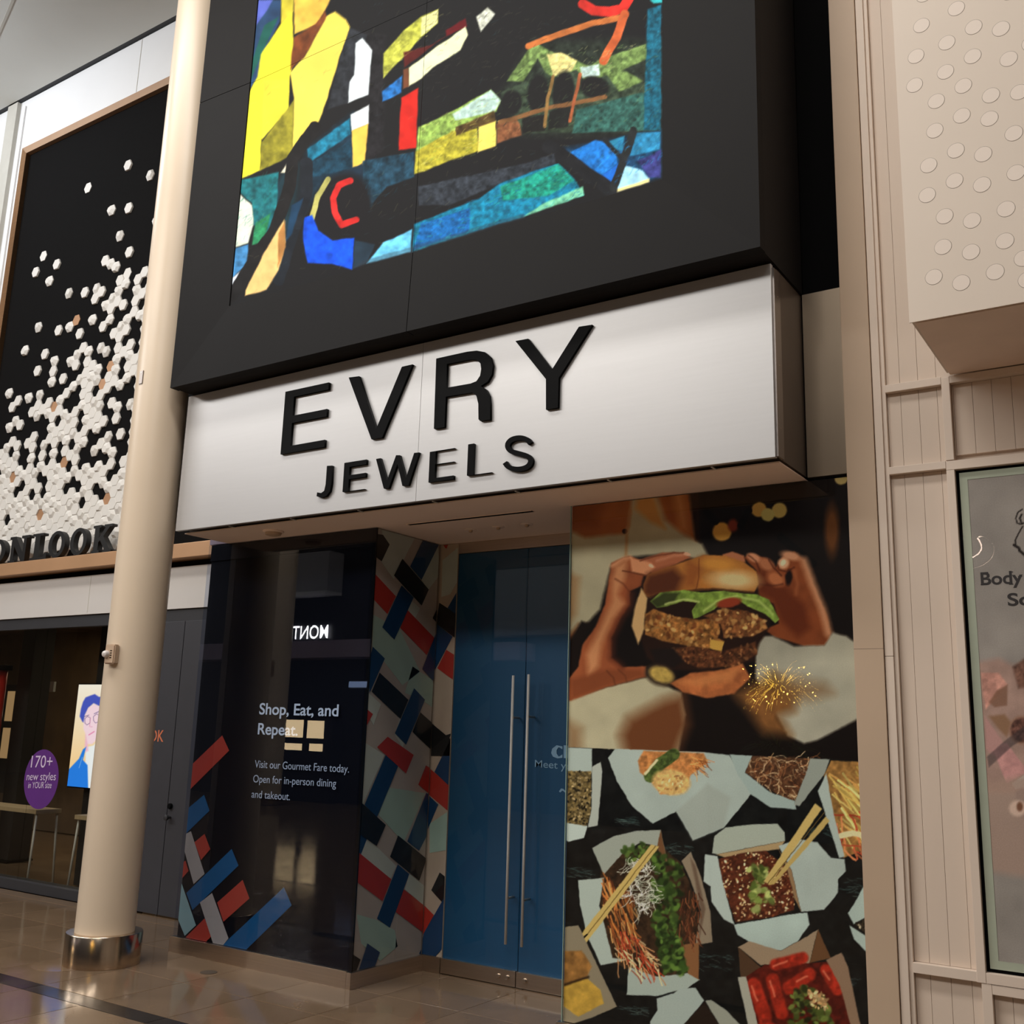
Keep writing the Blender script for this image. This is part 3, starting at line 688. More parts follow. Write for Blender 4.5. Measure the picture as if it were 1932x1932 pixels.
sh.stroke(zz([(1285, 980), (1350, 960)]), 1.0, (80, 70, 130), 0.6); sh.stroke(zz([(1430, 940), (1500, 905)]), 1.0, (80, 70, 130), 0.6)
sh.stroke(zz([(1375, 1000), (1360, 1130), (1400, 1140)]), 0.9, (230, 150, 190), 0.7)
sh.stroke(zz([(1350, 1260), (1430, 1210)]), 1.8, (236, 130, 180), 0.8)
sh.poly(zz([(1030, 1800), (1200, 1620), (1260, 1480), (1310, 1440), (1280, 1560), (1260, 1640), (1330, 1720), (1340, 2100), (980, 2100)]), (40, 130, 240), 1)
sh.poly(zz([(1700, 1450), (1600, 1550), (1560, 2100), (1800, 2100)]), (40, 130, 240), 1)
sh.stroke(zz([(1250, 1600), (1200, 1760)]), 0.8, (150, 200, 250), 0.5)
sh.build('screen_image', 'portrait_ink', pd, cmax=1.5)
# round sticker on the glass
qc = oy(77, 1470, 6.125); rr = 0.5*(oy(77, 1405, 6.125)[2]-0.79)
st = thing('round_sticker', (qc[0], 6.125, qc[2]-rr), 'round purple sticker with white lettering on the shop window', 'sticker')
lathe('disc', [(rr, 0), (rr, 0.001)], (qc[0], 6.128, qc[2]), 'purple', st, seg=56, axis='y')
for s_, xa, xb, yb, cap in (('170+', 57, 97, 1448, 0.115), ('new styles', 49, 104, 1472, 0.075), ('in YOUR size', 52, 96, 1487, 0.06)):
    A, B = oy(xa, yb, 6.12), oy(xb, yb, 6.12)
    text_plate('lettering', s_, A[0], B[0], A[2], cap, 6.124, 'lilac_ink', st, bold=0.0, dz=B[2]-A[2])
# display tables
def table(x0, x1, y0, y1, label):
    t_ = thing('display_table', ((x0+x1)/2, (y0+y1)/2, 0), label, 'table', 'tables in the shop window')
    box('table_top', x0, x1, y0, y1, 0.68, 0.72, 'wood_top', t_, bevel=0.003)
    for sx, xx in ((1, x1-0.03), (-1, x0+0.03)):
        for yy, ty in ((y0+0.03, y0+0.0), (y1-0.03, y1+0.0)):
            tube('leg', [(xx-0.0, yy, 0.68), (xx+0.02*sx, ty, 0.006)], 0.011, 'white_metal', t_, seg=8)
        tube('foot_rail', [(xx+0.02*sx, y0, 0.012), (xx+0.02*sx, y1, 0.012)], 0.008, 'white_metal', t_, seg=8)
table(-11.3, -9.72, 6.24, 6.52, 'pale topped table on thin white legs under the purple sticker')
table(-9.06, -8.1, 6.22, 6.52, 'pale topped table on thin white legs behind the column foot')
# red stand and case inside
rs = thing('red_stand', (-11.6, 6.9, 0), 'red metal stand post with black cap inside the shop window', 'stand')
A, B = oy(8, 1265, 6.9), oy(0, 1450, 6.9)
tube('post', [(A[0], 6.9, 0.0), (A[0], 6.9, A[2])], 0.045, 'red_paint', rs, seg=14)
box('cap', A[0]-0.05, A[0]+0.09, 6.85, 6.95, A[2], A[2]+0.06, 'black', rs, bevel=0.006)
cw = thing('lit_cabinet', (-13.2, 9.2, 0), 'dark framed cabinet with lit panes at the back of the shop', 'cabinet')
A, B = oy(18, 1292, 9.2), oy(42, 1400, 9.2)
box('cabinet_body', A[0], B[0]+0.1, 9.15, 9.38, 0.5, A[2], 'store_dark', cw)
for k in range(2):
    for r_ in range(2):
        xa = A[0]+0.08+k*(B[0]-A[0])/2; za = A[2]-0.1-r_*0.55
        box('pane', xa, xa+(B[0]-A[0])/2-0.08, 9.14, 9.15, za-0.45, za, 'cabinet_lit', cw)
hn = thing('hanging_lamp', (-11.4, 7.6, 2.0), 'small pale lit lamp panels hanging in the dim shop', 'lamp')
for (a, b_, c, d, m) in ((73, 1262, 86, 1281, 'lamp_white'), (72, 1286, 100, 1305, 'white_box'), (69, 1302, 80, 1325, 'lamp_white')):
    A, B = oy(a, b_, 7.6), oy(c, d, 7.6); box('lamp_panel', A[0], B[0], 7.6, 7.63, B[2], A[2], m, hn)
tube('hanger', [(oy(80, 1270, 7.62)[0], 7.62, 2.9), (oy(80, 1270, 7.62)[0], 7.62, oy(76, 1305, 7.62)[2])], 0.012, 'store_dark', hn)
po = thing('dark_post', (-10.7, 7.2, 0), 'square dark green post inside the shop window', 'post')
A = oy(58, 1300, 7.2); box('post_shaft', A[0]-0.13, A[0]+0.13, 7.1, 7.36, 0.02, 2.88, 'store_dark', po, bevel=0.01)
box('post_foot', A[0]-0.16, A[0]+0.16, 7.07, 7.39, 0, 0.02, 'black', po)
# pale bricks of the side return seen through the window
bw = tag(box('wall_brick_core', -13.6, -11.75, 6.75, 6.85, 0, 2.4, 'grout'), 'low pale brick wall inside the shop at the far left', 'wall', kind='structure')
bm_ = None
for r_ in range(16):
    for k in range(8):
        x0 = -13.6+k*0.24+(0.12 if r_ % 2 else 0)
        if x0+0.23 > -11.74: continue
        o = bpy.data.objects.new('brick', bm_) if bm_ else box('brick', x0, x0+0.228, 6.72, 6.76, r_*0.08+0.01, r_*0.08+0.075, 'brick_pale', bw)
        if bm_:
            o.location = (x0+0.114-bw['_c'][0], 6.74-bw['_c'][1], r_*0.08+0.0425-bw['_c'][2]); link(o, bw)
        else: bm_ = o.data

# ================================================================== COLUMN
cx, cy, rc = -6.391, 4.719, 0.194
co = thing('column', (cx, cy, 0), 'tall round beige column with brushed steel foot ring left of the sign', 'column')
lathe('shaft', [(rc, 0.0), (rc, 9.085)], (cx, cy, 0.004), 'column_paint', co, seg=72)
lathe('base_ring', [(0.249, 0), (0.249, 0.198), (0.245, 0.203), (rc, 0.203)], (cx, cy, 0.001), 'steel_ring', co, seg=72)
def on_col(px, py):
    """first hit of the view ray with the column surface"""
    d = ray(px, py); ox_, oy_ = EYE[0]-cx, EYE[1]-cy
    a = d[0]**2+d[1]**2; b_ = 2*(ox_*d[0]+oy_*d[1]); c_ = ox_**2+oy_**2-rc**2
    dis = max(b_*b_-4*a*c_, 0.0); t_ = (-b_-math.sqrt(dis))/(2*a); return EYE+d*t_
A = on_col(215, 1235); nrm = Vector((A[0]-cx, A[1]-cy, 0)).normalized(); tn = Vector((-nrm.y, nrm.x, 0))
al_ = thing('fire_alarm', (A[0], A[1], A[2]-0.07), 'small beige fire alarm box with clear strobe on the column', 'alarm')
def obox(name, c, n, half, m, parent, bevel=0.0):
    n = Vector(n).normalized(); t_ = Vector((-n.y, n.x, 0)); u = Vector((0, 0, 1)); bm = bmesh.new()
    sg = [(-1, -1, -1), (1, -1, -1), (1, 1, -1), (-1, 1, -1), (-1, -1, 1), (1, -1, 1), (1, 1, 1), (-1, 1, 1)]
    vs_ = [bm.verts.new(t_*half[0]*a+n*half[1]*b_+u*half[2]*c_) for a, b_, c_ in sg]
    for f in BF: bm.faces.new([vs_[i] for i in f])
    if bevel: bmesh.ops.bevel(bm, geom=bm.edges[:], offset=bevel, segments=2, affect='EDGES')
    o = bm_obj(name, bm, m, parent, loc=place(parent, tuple(c))); o['_c'] = tuple(c); return o
cc = Vector(A)+nrm*0.02
obox('alarm_body', cc, nrm, (0.045, 0.025, 0.068), 'alarm_beige', al_, bevel=0.008)
for k in range(4):
    obox('sound_slot', cc+nrm*0.0255-tn*(-0.014)+Vector((0, 0, 0.024-0.016*k)), nrm, (0.008, 0.001, 0.003), 'black', al_)
bpy.context.view_layer.update()
o = lathe('strobe', [(0.026, 0), (0.026, 0.012), (0.02, 0.026), (0.008, 0.032)], cc+nrm*0.024-tn*0.024, 'lens_clear', al_, seg=20)
o.rotation_euler = nrm.to_track_quat('Z', 'Y').to_euler()
A = on_col(267, 712); nrm = Vector((A[0]-cx, A[1]-cy, 0)).normalized()
pm_ = thing('metal_plate', (A[0], A[1], A[2]-0.05), 'tiny grey metal cover plate high on the column', 'plate')
obox('cover', Vector(A)+nrm*0.002, nrm, (0.02, 0.004, 0.052), 'sign_trim', pm_, bevel=0.002)
obox('screw', Vector(A)+nrm*0.007+Vector((0, 0, 0.036)), nrm, (0.003, 0.001, 0.003), 'steel', pm_)

# ================================================================== SCREEN BOX
lb = thing('led_screen_box', (-3.88, 4.9, 4.0), 'huge black framed video screen box glowing with abstract art above the sign', 'screen')
LX0, LX1, LZ0, LZ1 = -6.125, -1.64, 4.0, 8.95
SX0, SX1, SZ0, SZ1 = -5.588, -2.18, 4.535, 8.4
SXM, SZM = -3.90, 6.337                                   # seams
box('box_body', LX0+0.01, LX1-0.005, YL+0.07, YP, LZ0+0.002, LZ1, 'led_dark', lb)
def frame_piece(pts, ins):
    """mitred front panel: outer edge at YL, inner edge set back a little"""
    n = len(pts); c = (sum(p[0] for p in pts)/n, YL+0.03, sum(p[1] for p in pts)/n)
    fr = [(p[0], YL+(0.022 if k in ins else 0.0), p[1]) for k, p in enumerate(pts)]; bk = [(p[0], YL+0.075, p[1]) for p in pts]
    V = [(v[0]-c[0], v[1]-c[1], v[2]-c[2]) for v in fr+bk]
    Fc = [tuple(range(n)), tuple(range(2*n-1, n-1, -1))]+[(i, i+n, (i+1) % n+n, (i+1) % n) for i in range(n)]
    bm = bmesh.new(); vv = [bm.verts.new(v) for v in V]
    for f in Fc: bm.faces.new([vv[i] for i in f])
    bm_obj('bezel_panel', bm, 'led_frame', lb, loc=c)
g = 0.0025
frame_piece([(LX0, LZ0), (SXM-g, LZ0), (SXM-g, SZ0), (SX0, SZ0)], (2, 3))
frame_piece([(SXM+g, LZ0), (LX1, LZ0), (SX1, SZ0), (SXM+g, SZ0)], (2, 3))
frame_piece([(LX0, LZ0), (SX0, SZ0), (SX0, SZM-g), (LX0, SZM-g)], (1, 2))
frame_piece([(LX0, SZM+g), (SX0, SZM+g), (SX0, SZ1), (LX0, LZ1)], (1, 2))
frame_piece([(SX1, SZ0), (LX1, LZ0), (LX1, SZM-g), (SX1, SZM-g)], (0, 3))
frame_piece([(SX1, SZM+g), (LX1, SZM+g), (LX1, LZ1), (SX1, SZ1)], (0, 3))
frame_piece([(SX0, SZ1), (SX1, SZ1), (LX1, LZ1), (LX0, LZ1)], (0, 1))
def arcfit(pts, n=2):
    """round off a traced outline (Chaikin)"""
    for _ in range(n):
        q = []
        for (a, b_), (c, d) in zip(pts, pts[1:]+pts[:1]):
            q += [(a*.75+c*.25, b_*.75+d*.25), (a*.25+c*.75, b_*.25+d*.75)]
        pts = q
    return pts
z8 = lambda pts: zc(420, 0, 2.2729, pts)
def paint_led(sh):
    sh.warp(1.6, 22.0); sh.fill((28, 27, 28)); P_ = lambda pts, c, soft=1.5, tex=(26, 0.22), al=1: sh.poly(z8(pts), c, soft, al, tex)
    def K(pts, wd, c, soft=0.9, tex=(20, 0.25)): sh.stroke(z8(pts), wd/2.2729, c, soft, 1, tex)
    # beyond the top of the picture: continue the same blocks of colour
    P_([(360, 640), (560, 480), (600, 720), (600, 930), (430, 780), (300, 1000), (240, 1200), (330, 860)], (26, 48, 62), 6, (14, 0.4)); P_([(1180, 420), (1330, 170), (1880, 170), (1880, 580), (1280, 580)], (40, 46, 38), 10, (10, 0.5)); P_([(1440, 640), (1880, 560), (1880, 760), (1700, 815), (1560, 770)], (26, 62, 92), 5, (9, 0.5)); P_([(600, 140), (700, 150), (690, 640), (620, 700)], (34, 32, 34), 3, (9, 0.4)); P_([(130, 940), (260, 740), (330, 700), (300, 1000), (200, 1100)], (28, 52, 60), 6)
    P_([(100, -900), (900, -900), (860, -20), (250, -10)], (60, 70, 120)); P_([(300, -500), (700, -700), (640, -120), (310, -40)], (250, 220, 80))
    P_([(900, -900), (1900, -900), (1900, -20), (880, -10)], (34, 40, 48)); P_([(1100, -620), (1500, -660), (1460, -300), (1120, -240)], (40, 120, 150)); P_([(1560, -420), (1800, -500), (1780, -120), (1600, -90)], (190, 90, 50))
    P_([(120, 0), (250, 0), (245, 90), (170, 250), (150, 340), (95, 420)], (44, 74, 110)); P_([(120, 0), (215, 0), (180, 60), (130, 130)], (92, 104, 190)); P_([(180, 110), (240, 70), (165, 240), (110, 380), (100, 330)], (30, 96, 84))
    P_([(250, 100), (300, 40), (305, 265), (288, 330), (282, 470), (165, 600), (160, 730), (78, 768), (88, 600), (105, 420), (150, 330), (165, 235)], (255, 238, 56), tex=(60, 0.06))
    P_([(175, 345), (282, 340), (280, 470), (168, 600)], (236, 224, 62), tex=(40, 0.12))
    P_([(305, -20), (470, -20), (440, 45), (400, 105), (310, 145)], (244, 196, 78)); P_([(250, -20), (305, -30), (303, 50), (250, 100)], (230, 210, 60))
    P_([(305, 160), (400, 100), (440, 45), (445, 75), (345, 250), (290, 300)], (120, 62, 30), tex=(14, 0.4))
    P_([(445, 70), (480, 50), (530, 85), (545, 118), (500, 250), (450, 420), (395, 560), (330, 640), (298, 655), (306, 420), (290, 312), (350, 245)], (255, 226, 92), tex=(60, 0.07))
    P_([(165, 612), (305, 430), (300, 658), (250, 690), (160, 732)], (150, 140, 42), tex=(14, 0.35))
    P_([(545, 118), (620, 150), (560, 330), (540, 440), (450, 470), (500, 260)], (44, 46, 50), tex=(10, 0.4))
    P_([(572, 185), (600, 163), (640, 215), (625, 405), (538, 440), (548, 350), (565, 320)], (248, 255, 252), tex=None)
    P_([(548, 490), (628, 450), (626, 530), (553, 562)], (246, 250, 246), tex=None); P_([(553, 560), (624, 530), (610, 705), (558, 718)], (255, 206, 84), tex=(20, 0.1))
    P_([(365, 640), (545, 505), (547, 575), (365, 702)], (28, 112, 138), tex=(9, 0.45)); P_([(365, 705), (550, 600), (556, 720), (480, 740), (370, 765)], (26, 62, 80), tex=(10, 0.5))
    P_([(690, 228), (780, 130), (850, 70), (925, 40), (922, 100), (850, 160), (780, 240), (688, 335)], (188, 188, 72), tex=(8, 0.35)); P_([(852, 75), (925, 42), (920, 100), (850, 155)], (238, 232, 160), tex=(10, 0.15))
    P_([(955, 128), (1040, 78), (1048, 115), (960, 152)], (112, 22, 28)); P_([(775, 225), (900, 190), (960, 150), (850, 235), (780, 290)], (92, 30, 26))
    P_([(800, 290), (960, 170), (1040, 115), (1052, 150), (1020, 215), (900, 290), (850, 338), (798, 372)], (250, 249, 196), tex=(18, 0.06))
    P_([(1088, 72), (1135, 32), (1170, 60), (1110, 136)], (206, 206, 186), tex=(6, 0.3))
    P_([(684, 392), (770, 325), (768, 398), (686, 436)], (38, 108, 176), tex=(8, 0.4)); P_([(775, 300), (798, 290), (800, 372), (775, 382)], (120, 70, 44))
    P_([(765, 420), (838, 378), (832, 632), (754, 645)], (216, 40, 30), tex=(16, 0.16))
    P_([(840, 545), (980, 480), (1150, 383), (1192, 432), (1175, 478), (1000, 555), (980, 590), (828, 665)], (146, 176, 82), tex=(7, 0.4)); P_([(985, 490), (1150, 385), (1192, 432), (1170, 475), (1000, 515)], (192, 220, 204), tex=(7, 0.25))
    P_([(828, 650), (985, 560), (1092, 550), (1098, 645), (824, 747)], (180, 168, 52), tex=(7, 0.35)); P_([(1000, 545), (1165, 475), (1172, 518), (1000, 582)], (82, 62, 32), tex=(10, 0.4))
    P_([(1098, 545), (1172, 520), (1172, 625), (1094, 652)], (255, 226, 104), tex=(16, 0.08)); P_([(1175, 532), (1276, 505), (1280, 580), (1176, 615)], (132, 82, 52), tex=(9, 0.4))
    P_([(1190, 400), (1400, 300), (1700, 330), (1875, 380), (1872, 560), (1300, 570)], (54, 66, 50), tex=(9, 0.6)); P_([(1520, 470), (1860, 380), (1872, 560), (1500, 570)], (50, 92, 82), tex=(7, 0.5))
    P_([(1220, 350), (1330, 180), (1440, 235), (1575, 282), (1612, 258), (1815, 188), (1822, 250), (1720, 300), (1802, 350), (1700, 392), (1650, 322), (1560, 356), (1520, 300), (1420, 335), (1385, 312), (1350, 250), (1290, 350)], (112, 136, 74), tex=(7, 0.5))
    P_([(1390, 232), (1450, 225), (1520, 262), (1500, 305), (1420, 330)], (226, 210, 132), tex=(6, 0.3)); P_([(1535, 290), (1612, 275), (1620, 325), (1545, 335)], (190, 212, 200), tex=(6, 0.3))
    for ex, ey, rx, ry in ((1240, 440, 44, 52), (1352, 400, 44, 84), (1462, 392, 46, 88), (1596, 374, 62, 46)):
        x, y = z8([(ex, ey)])[0]; sh.ell(x, y, rx/2.27, ry/2.27, (28, 27, 27), 0.12, 0.12)
    P_([(1285, 500), (1390, 490), (1380, 560), (1285, 570)], (30, 28, 26)); P_([(1400, 480), (1500, 450), (1480, 545), (1395, 555)], (30, 30, 28))
    K([(1190, 525), (1400, 462), (1640, 415)], 18, (130, 88, 52)); K([(1420, 330), (1395, 420), (1380, 540)], 14, (150, 112, 62)); K([(1535, 320), (1510, 420), (1490, 520)], 14, (168, 90, 54))
    K([(1545, 15), (1590, 45), (1660, 52), (1715, 40), (1755, -30)], 42, (222, 50, 40)); K([(1700, 78), (1590, 100), (1460, 140), (1310, 198)], 26, (206, 116, 58)); K([(1726, 60), (1690, 160), (1632, 262)], 36, (220, 104, 56))
    P_([(1822, 40), (1880, 20), (1880, 560), (1806, 560), (1812, 330)], (26, 92, 112), tex=(6, 0.45)); P_([(1835, 0), (1885, -10), (1885, 12), (1850, 14)], (60, 200, 200))
    P_([(1475, 662), (1600, 600), (1682, 625), (1692, 702), (1600, 772), (1480, 692)], (30, 112, 190), tex=(8, 0.35)); P_([(1655, 605), (1722, 585), (1716, 650), (1684, 640)], (40, 120, 150)); P_([(1760, 572), (1878, 568), (1876, 640), (1748, 668)], (44, 128, 168), tex=(8, 0.35)); P_([(1600, 768), (1695, 702), (1682, 792)], (30, 108, 206)); P_([(1780, 690), (1880, 640), (1880, 762), (1830, 760)], (56, 58, 116), tex=(9, 0.5))
    P_([(1680, 808), (1728, 712), (1800, 730), (1832, 768), (1690, 822)], (170, 222, 240), tex=(10, 0.2)); P_([(1690, 812), (1830, 764), (1832, 780), (1690, 824)], (250, 228, 150), tex=None)
    K([(1400, 630), (1530, 720), (1665, 815)], 60, (30, 30, 32)); K([(1762, 560), (1720, 690), (1678, 805)], 34, (36, 38, 38)); K([(1640, 600), (1720, 690)], 22, (34, 36, 38))
    P_([(840, 800), (1300, 700), (1420, 660), (1430, 700), (1180, 790), (970, 880), (840, 880)], (48, 52, 58), tex=(8, 0.5))
    P_([(1510, 770), (1440, 703), (1330, 735), (1180, 792), (1100, 850), (970, 900), (820, 962), (815, 1078), (1060, 1000), (1290, 930), (1360, 895), (1550, 838)], (22, 118, 148), tex=(8, 0.4)); P_([(1440, 705), (1510, 775), (1400, 840), (1200, 860), (1190, 800)], (30, 142, 118), tex=(7, 0.45)); P_([(1290, 928), (1370, 875), (1545, 800), (1550, 838)], (116, 190, 150), tex=(8, 0.3)); P_([(850, 960), (1060, 890), (1060, 990), (818, 1070)], (24, 98, 162), tex=(7, 0.4))
    P_([(600, 692), (820, 650), (824, 760), (705, 800), (596, 925)], (32, 62, 78), tex=(10, 0.5)); P_([(470, 760), (560, 720), (600, 700), (596, 925), (520, 900)], (30, 46, 60))
    x, y = z8([(520, 882)])[0]; sh.ell(x, y, 52, 62, (28, 26, 28), 0.25, 0.12)
    K([(548, 775), (500, 795), (474, 850), (482, 910), (510, 965), (572, 940)], 27, (226, 46, 42)); K([(452, 770), (408, 840), (384, 935)], 24, (198, 190, 104))
    P_([(350, 932), (385, 922), (412, 990), (470, 1030), (566, 1020), (556, 1155), (470, 1130), (365, 1128), (344, 1020)], (20, 84, 226), tex=(12, 0.25)); P_([(568, 1030), (655, 1050), (620, 1128), (558, 1152)], (36, 52, 64))
    P_([(690, 1040), (810, 985), (808, 1078), (618, 1132)], (112, 204, 240), tex=(9, 0.22))
    P_([(60, 775), (240, 738), (232, 900), (185, 1010), (130, 960), (125, 872), (58, 812)], (30, 108, 112), tex=(10, 0.4)); P_([(140, 955), (205, 915), (175, 1040), (128, 1050)], (44, 132, 84), tex=(9, 0.4))
    P_([(55, 815), (125, 880), (132, 965), (112, 1042), (44, 1065)], (234, 240, 214), tex=(14, 0.08)); P_([(44, 1068), (112, 1048), (102, 1135), (28, 1205)], (66, 128, 176), tex=(10, 0.35)); P_([(30, 1200), (95, 1150), (62, 1232), (18, 1302)], (228, 234, 240), tex=None); P_([(300, 655), (250, 740), (295, 740), (300, 700)], (232, 222, 190))
    K([(395, 545), (300, 680), (290, 790), (225, 985), (140, 1110), (40, 1270)], 52, (30, 28, 28)); K([(360, 700), (360, 830), (300, 1000), (240, 1200)], 52, (30, 34, 40)); P_([(295, 880), (345, 850), (300, 1000), (270, 1040)], (30, 64, 92))
    P_([(98, 1245), (180, 1080), (265, 940), (272, 1040), (240, 1160), (190, 1242), (96, 1270)], (250, 204, 126), tex=(16, 0.12)); P_([(240, 1000), (270, 945), (272, 1060), (236, 1150)], (190, 130, 70))
    P_([(560, 1150), (820, 1080), (1290, 935), (1300, 925), (1290, 915), (600, 1120)], (50, 56, 62), tex=(10, 0.3), al=0.4)
    def br(pts, n, cols, ang, ln=9, al=0.4, wd=1.0): sh.strands(z8(pts), n, ln, wd, cols, ang, 0.5, 0.15, al)
    br([(830, 540), (1180, 400), (1180, 640), (828, 740)], 130, [(214, 206, 96), (128, 168, 70), (236, 230, 140), (96, 90, 30)], -0.5)
    br([(1190, 330), (1870, 240), (1870, 560), (1200, 580)], 230, [(70, 96, 66), (46, 60, 44), (110, 128, 78), (34, 34, 32)], -0.6)
    br([(820, 960), (1440, 705), (1550, 838), (816, 1078)], 230, [(26, 150, 178), (22, 92, 150), (40, 170, 130), (14, 60, 90)], -0.4)
    br([(1475, 660), (1870, 570), (1880, 690), (1690, 800)], 90, [(40, 140, 210), (20, 80, 150), (70, 180, 210)], -0.9)
    br([(860, 60), (1500, 60), (1300, 330), (860, 520)], 150, [(54, 52, 46), (70, 66, 54), (20, 19, 20)], -0.6)
    br([(840, 780), (1430, 670), (1430, 700), (850, 880)], 80, [(70, 76, 82), (36, 38, 42)], -0.3)
    br([(600, 700), (820, 650), (820, 770), (600, 920)], 60, [(30, 84, 104), (20, 44, 58)], -1.0)
    br([(690, 230), (925, 45), (920, 100), (690, 330)], 50, [(226, 220, 120), (140, 140, 50)], -0.7)
    br([(1340, 230), (1810, 190), (1720, 300), (1400, 330)], 80, [(214, 206, 140), (120, 150, 80), (170, 190, 120)], -0.4)
    br([(60, 770), (240, 740), (180, 1040), (40, 1070)], 60, [(40, 140, 110), (24, 90, 110)], -1.0)
    br([(1815, 40), (1880, 20), (1880, 560), (1815, 560)], 50, [(30, 120, 140), (20, 70, 90)], 1.5)
    reg = z8([(20, 1300), (120, 0), (1880, 0), (1880, 760)])
    sh.strands(reg, 420, 12, 1.0, [(200, 190, 120), (60, 110, 120), (90, 90, 80), (40, 40, 44)], -0.6, 0.6, 0.2, 0.16)
for (a, b_) in ((SX0+0.004, SXM-0.0015), (SXM+0.0015, SX1-0.004)):
    for (c, d) in ((SZ0+0.004, SZM-0.0015), (SZM+0.0015, SZ1-0.004)):
        lo = c < SZM-0.5
        sh = Sheet(a, b_, c, d, int(abs(b_-a)*(150 if lo else 90)), int((d-c)*(150 if lo else 90)), lambda u, v: np.stack([u, np.full_like(u, YL+0.03), v], -1))
        paint_led(sh); sh.build('screen_module', 'led_ink', lb, cmax=1.0)

# ================================================================== FASCIA SIGN
fs = thing('fascia_sign', (-3.89, 4.95, ZS), 'long brushed silver fascia sign with black letters EVRY JEWELS', 'sign')
FX0, FX1, FZ0, FZ1 = -6.13, -1.65, 2.962, 3.985
box('sign_panel', FX0, -3.902, YS, YS+0.03, FZ0, FZ1, 'sign_metal', fs, bevel=0.002)
box('gap_shade', FX0+0.02, FX1-0.01, YS+0.03, YS+0.1, FZ0+0.025, FZ1-0.01, 'black', fs)  # black fill paints in the shade of the gap under the sign
box('sign_panel', -3.900, FX1, YS, YS+0.03, FZ0, FZ1, 'sign_metal', fs, bevel=0.002)
tr_ = box('edge_trim', FX1, FX1+0.012, YS+0.012, YS+0.1, FZ0+0.006, FZ1-0.02, 'sign_trim', fs)
for zz_ in (3.12, 3.45, 3.82):
    lathe('trim_screw', [(0.007, 0), (0.006, 0.003)], (FX1+0.0085, YS+0.06, zz_), 'steel', tr_, seg=12)
box('box_body', FX0+0.03, FX1-0.006, YS+0.1, YP+0.02, FZ0+0.012, FZ1+0.012, 'sign_side', fs)
ya, yb_ = 560, 560
z4 = lambda pts: zc(300, 560, 3.22, pts)
z5 = lambda pts: zc(700, 560, 3.864, pts)
def clus(v, tol):
    o_ = np.argsort(v); v = np.array(v, float); out = v.copy(); i = 0
    while i < len(o_):
        j = i
        while j+1 < len(o_) and v[o_[j+1]]-v[o_[j]] < tol: j += 1
        out[o_[i:j+1]] = v[o_[i:j+1]].mean(); i = j+1
    return out
def sign_letter(outl, snapx=0.0, snapz=0.0):
    W = [np.array([oy(p[0], p[1], YS-0.02)[[0, 2]] for p in s]) for s in outl]
    if snapx: W = [np.stack([clus(s[:, 0], snapx), s[:, 1]], -1) for s in W]
    if snapz: W = [np.stack([s[:, 0], clus(s[:, 1], snapz)], -1) for s in W]
    plate('letter', [[(float(a), float(b_)) for a, b_ in s] for s in W], 'y', YS-0.02, 0.02, 'gloss_black', fs)
def ribbon(pts, wd):
    L_, R2 = [], []
    pts = np.array(pts, float)
    for _ in range(2):
        q = [pts[0]]
        for a, b_ in zip(pts[:-1], pts[1:]): q += [a*.75+b_*.25, a*.25+b_*.75]
        pts = np.array(q+[pts[-1]])
    for i in range(len(pts)):
        d = pts[min(i+1, len(pts)-1)]-pts[max(i-1, 0)]; d = d/np.hypot(*d); n = np.array([-d[1], d[0]])*wd/2
        L_.append(tuple(pts[i]+n)); R2.append(tuple(pts[i]-n))
    return L_+R2[::-1]
sign_letter([z4([(768, 575), (1030, 522), (1030, 563), (820, 606), (812, 720), (1010, 685), (1008, 727), (806, 768), (797, 905), (1020, 866), (1013, 912), (738, 955)])], 0.035, 0.03)
sign_letter([z4([(1152, 490), (1215, 482), (1320, 800), (1475, 425), (1540, 410), (1355, 855), (1290, 865)])])
R_out = [(475, 450), (700, 400), (770, 392), (830, 403), (870, 440), (888, 500), (880, 565), (850, 618), (800, 650), (840, 676), (862, 720), (868, 780), (868, 895), (795, 905), (783, 893), (782, 780), (768, 722), (735, 697), (545, 728), (535, 950), (458, 962)]
R_in = [(553, 490), (725, 456), (770, 460), (797, 485), (803, 525), (795, 575), (768, 615), (725, 632), (548, 663)]
sign_letter([z5(R_out), z5(R_in)])
sign_letter([z5([(1052, 322), (1145, 305), (1320, 528), (1515, 218), (1612, 203), (1368, 590), (1362, 808), (1275, 822), (1275, 600)])])
sign_letter([z4([(1020, 1027), (1052, 1025), (1047, 1130), (1038, 1180), (1015, 1210), (985, 1220), (957, 1212), (960, 1188), (985, 1192), (1003, 1178), (1012, 1140)])])
sign_letter([z4([(1128, 1005), (1260, 992), (1258, 1018), (1160, 1032), (1155, 1082), (1252, 1071), (1250, 1095), (1150, 1108), (1147, 1165), (1255, 1157), (1252, 1183), (1112, 1195)])], 0.03, 0.02)
sign_letter([z4([(1318, 985), (1345, 980), (1385, 1115), (1440, 962), (1462, 962), (1500, 1100), (1550, 948), (1580, 945), (1515, 1145), (1478, 1148), (1448, 1015), (1395, 1163), (1365, 1165)])])
sign_letter([z5([(430, 1115), (612, 1092), (610, 1118), (470, 1135), (468, 1205), (600, 1190), (598, 1218), (466, 1233), (464, 1320), (608, 1302), (606, 1330), (418, 1352)])], 0.03, 0.02)
sign_letter([z5([(708, 1075), (748, 1070), (745, 1285), (882, 1265), (880, 1293), (698, 1315)])], 0.03, 0.02)
sign_letter([z5(ribbon([(1160, 1068), (1140, 1040), (1085, 1024), (1020, 1038), (988, 1080), (1010, 1125), (1080, 1143), (1148, 1162), (1168, 1200), (1140, 1243), (1070, 1260), (1000, 1245), (974, 1208)], 36))])

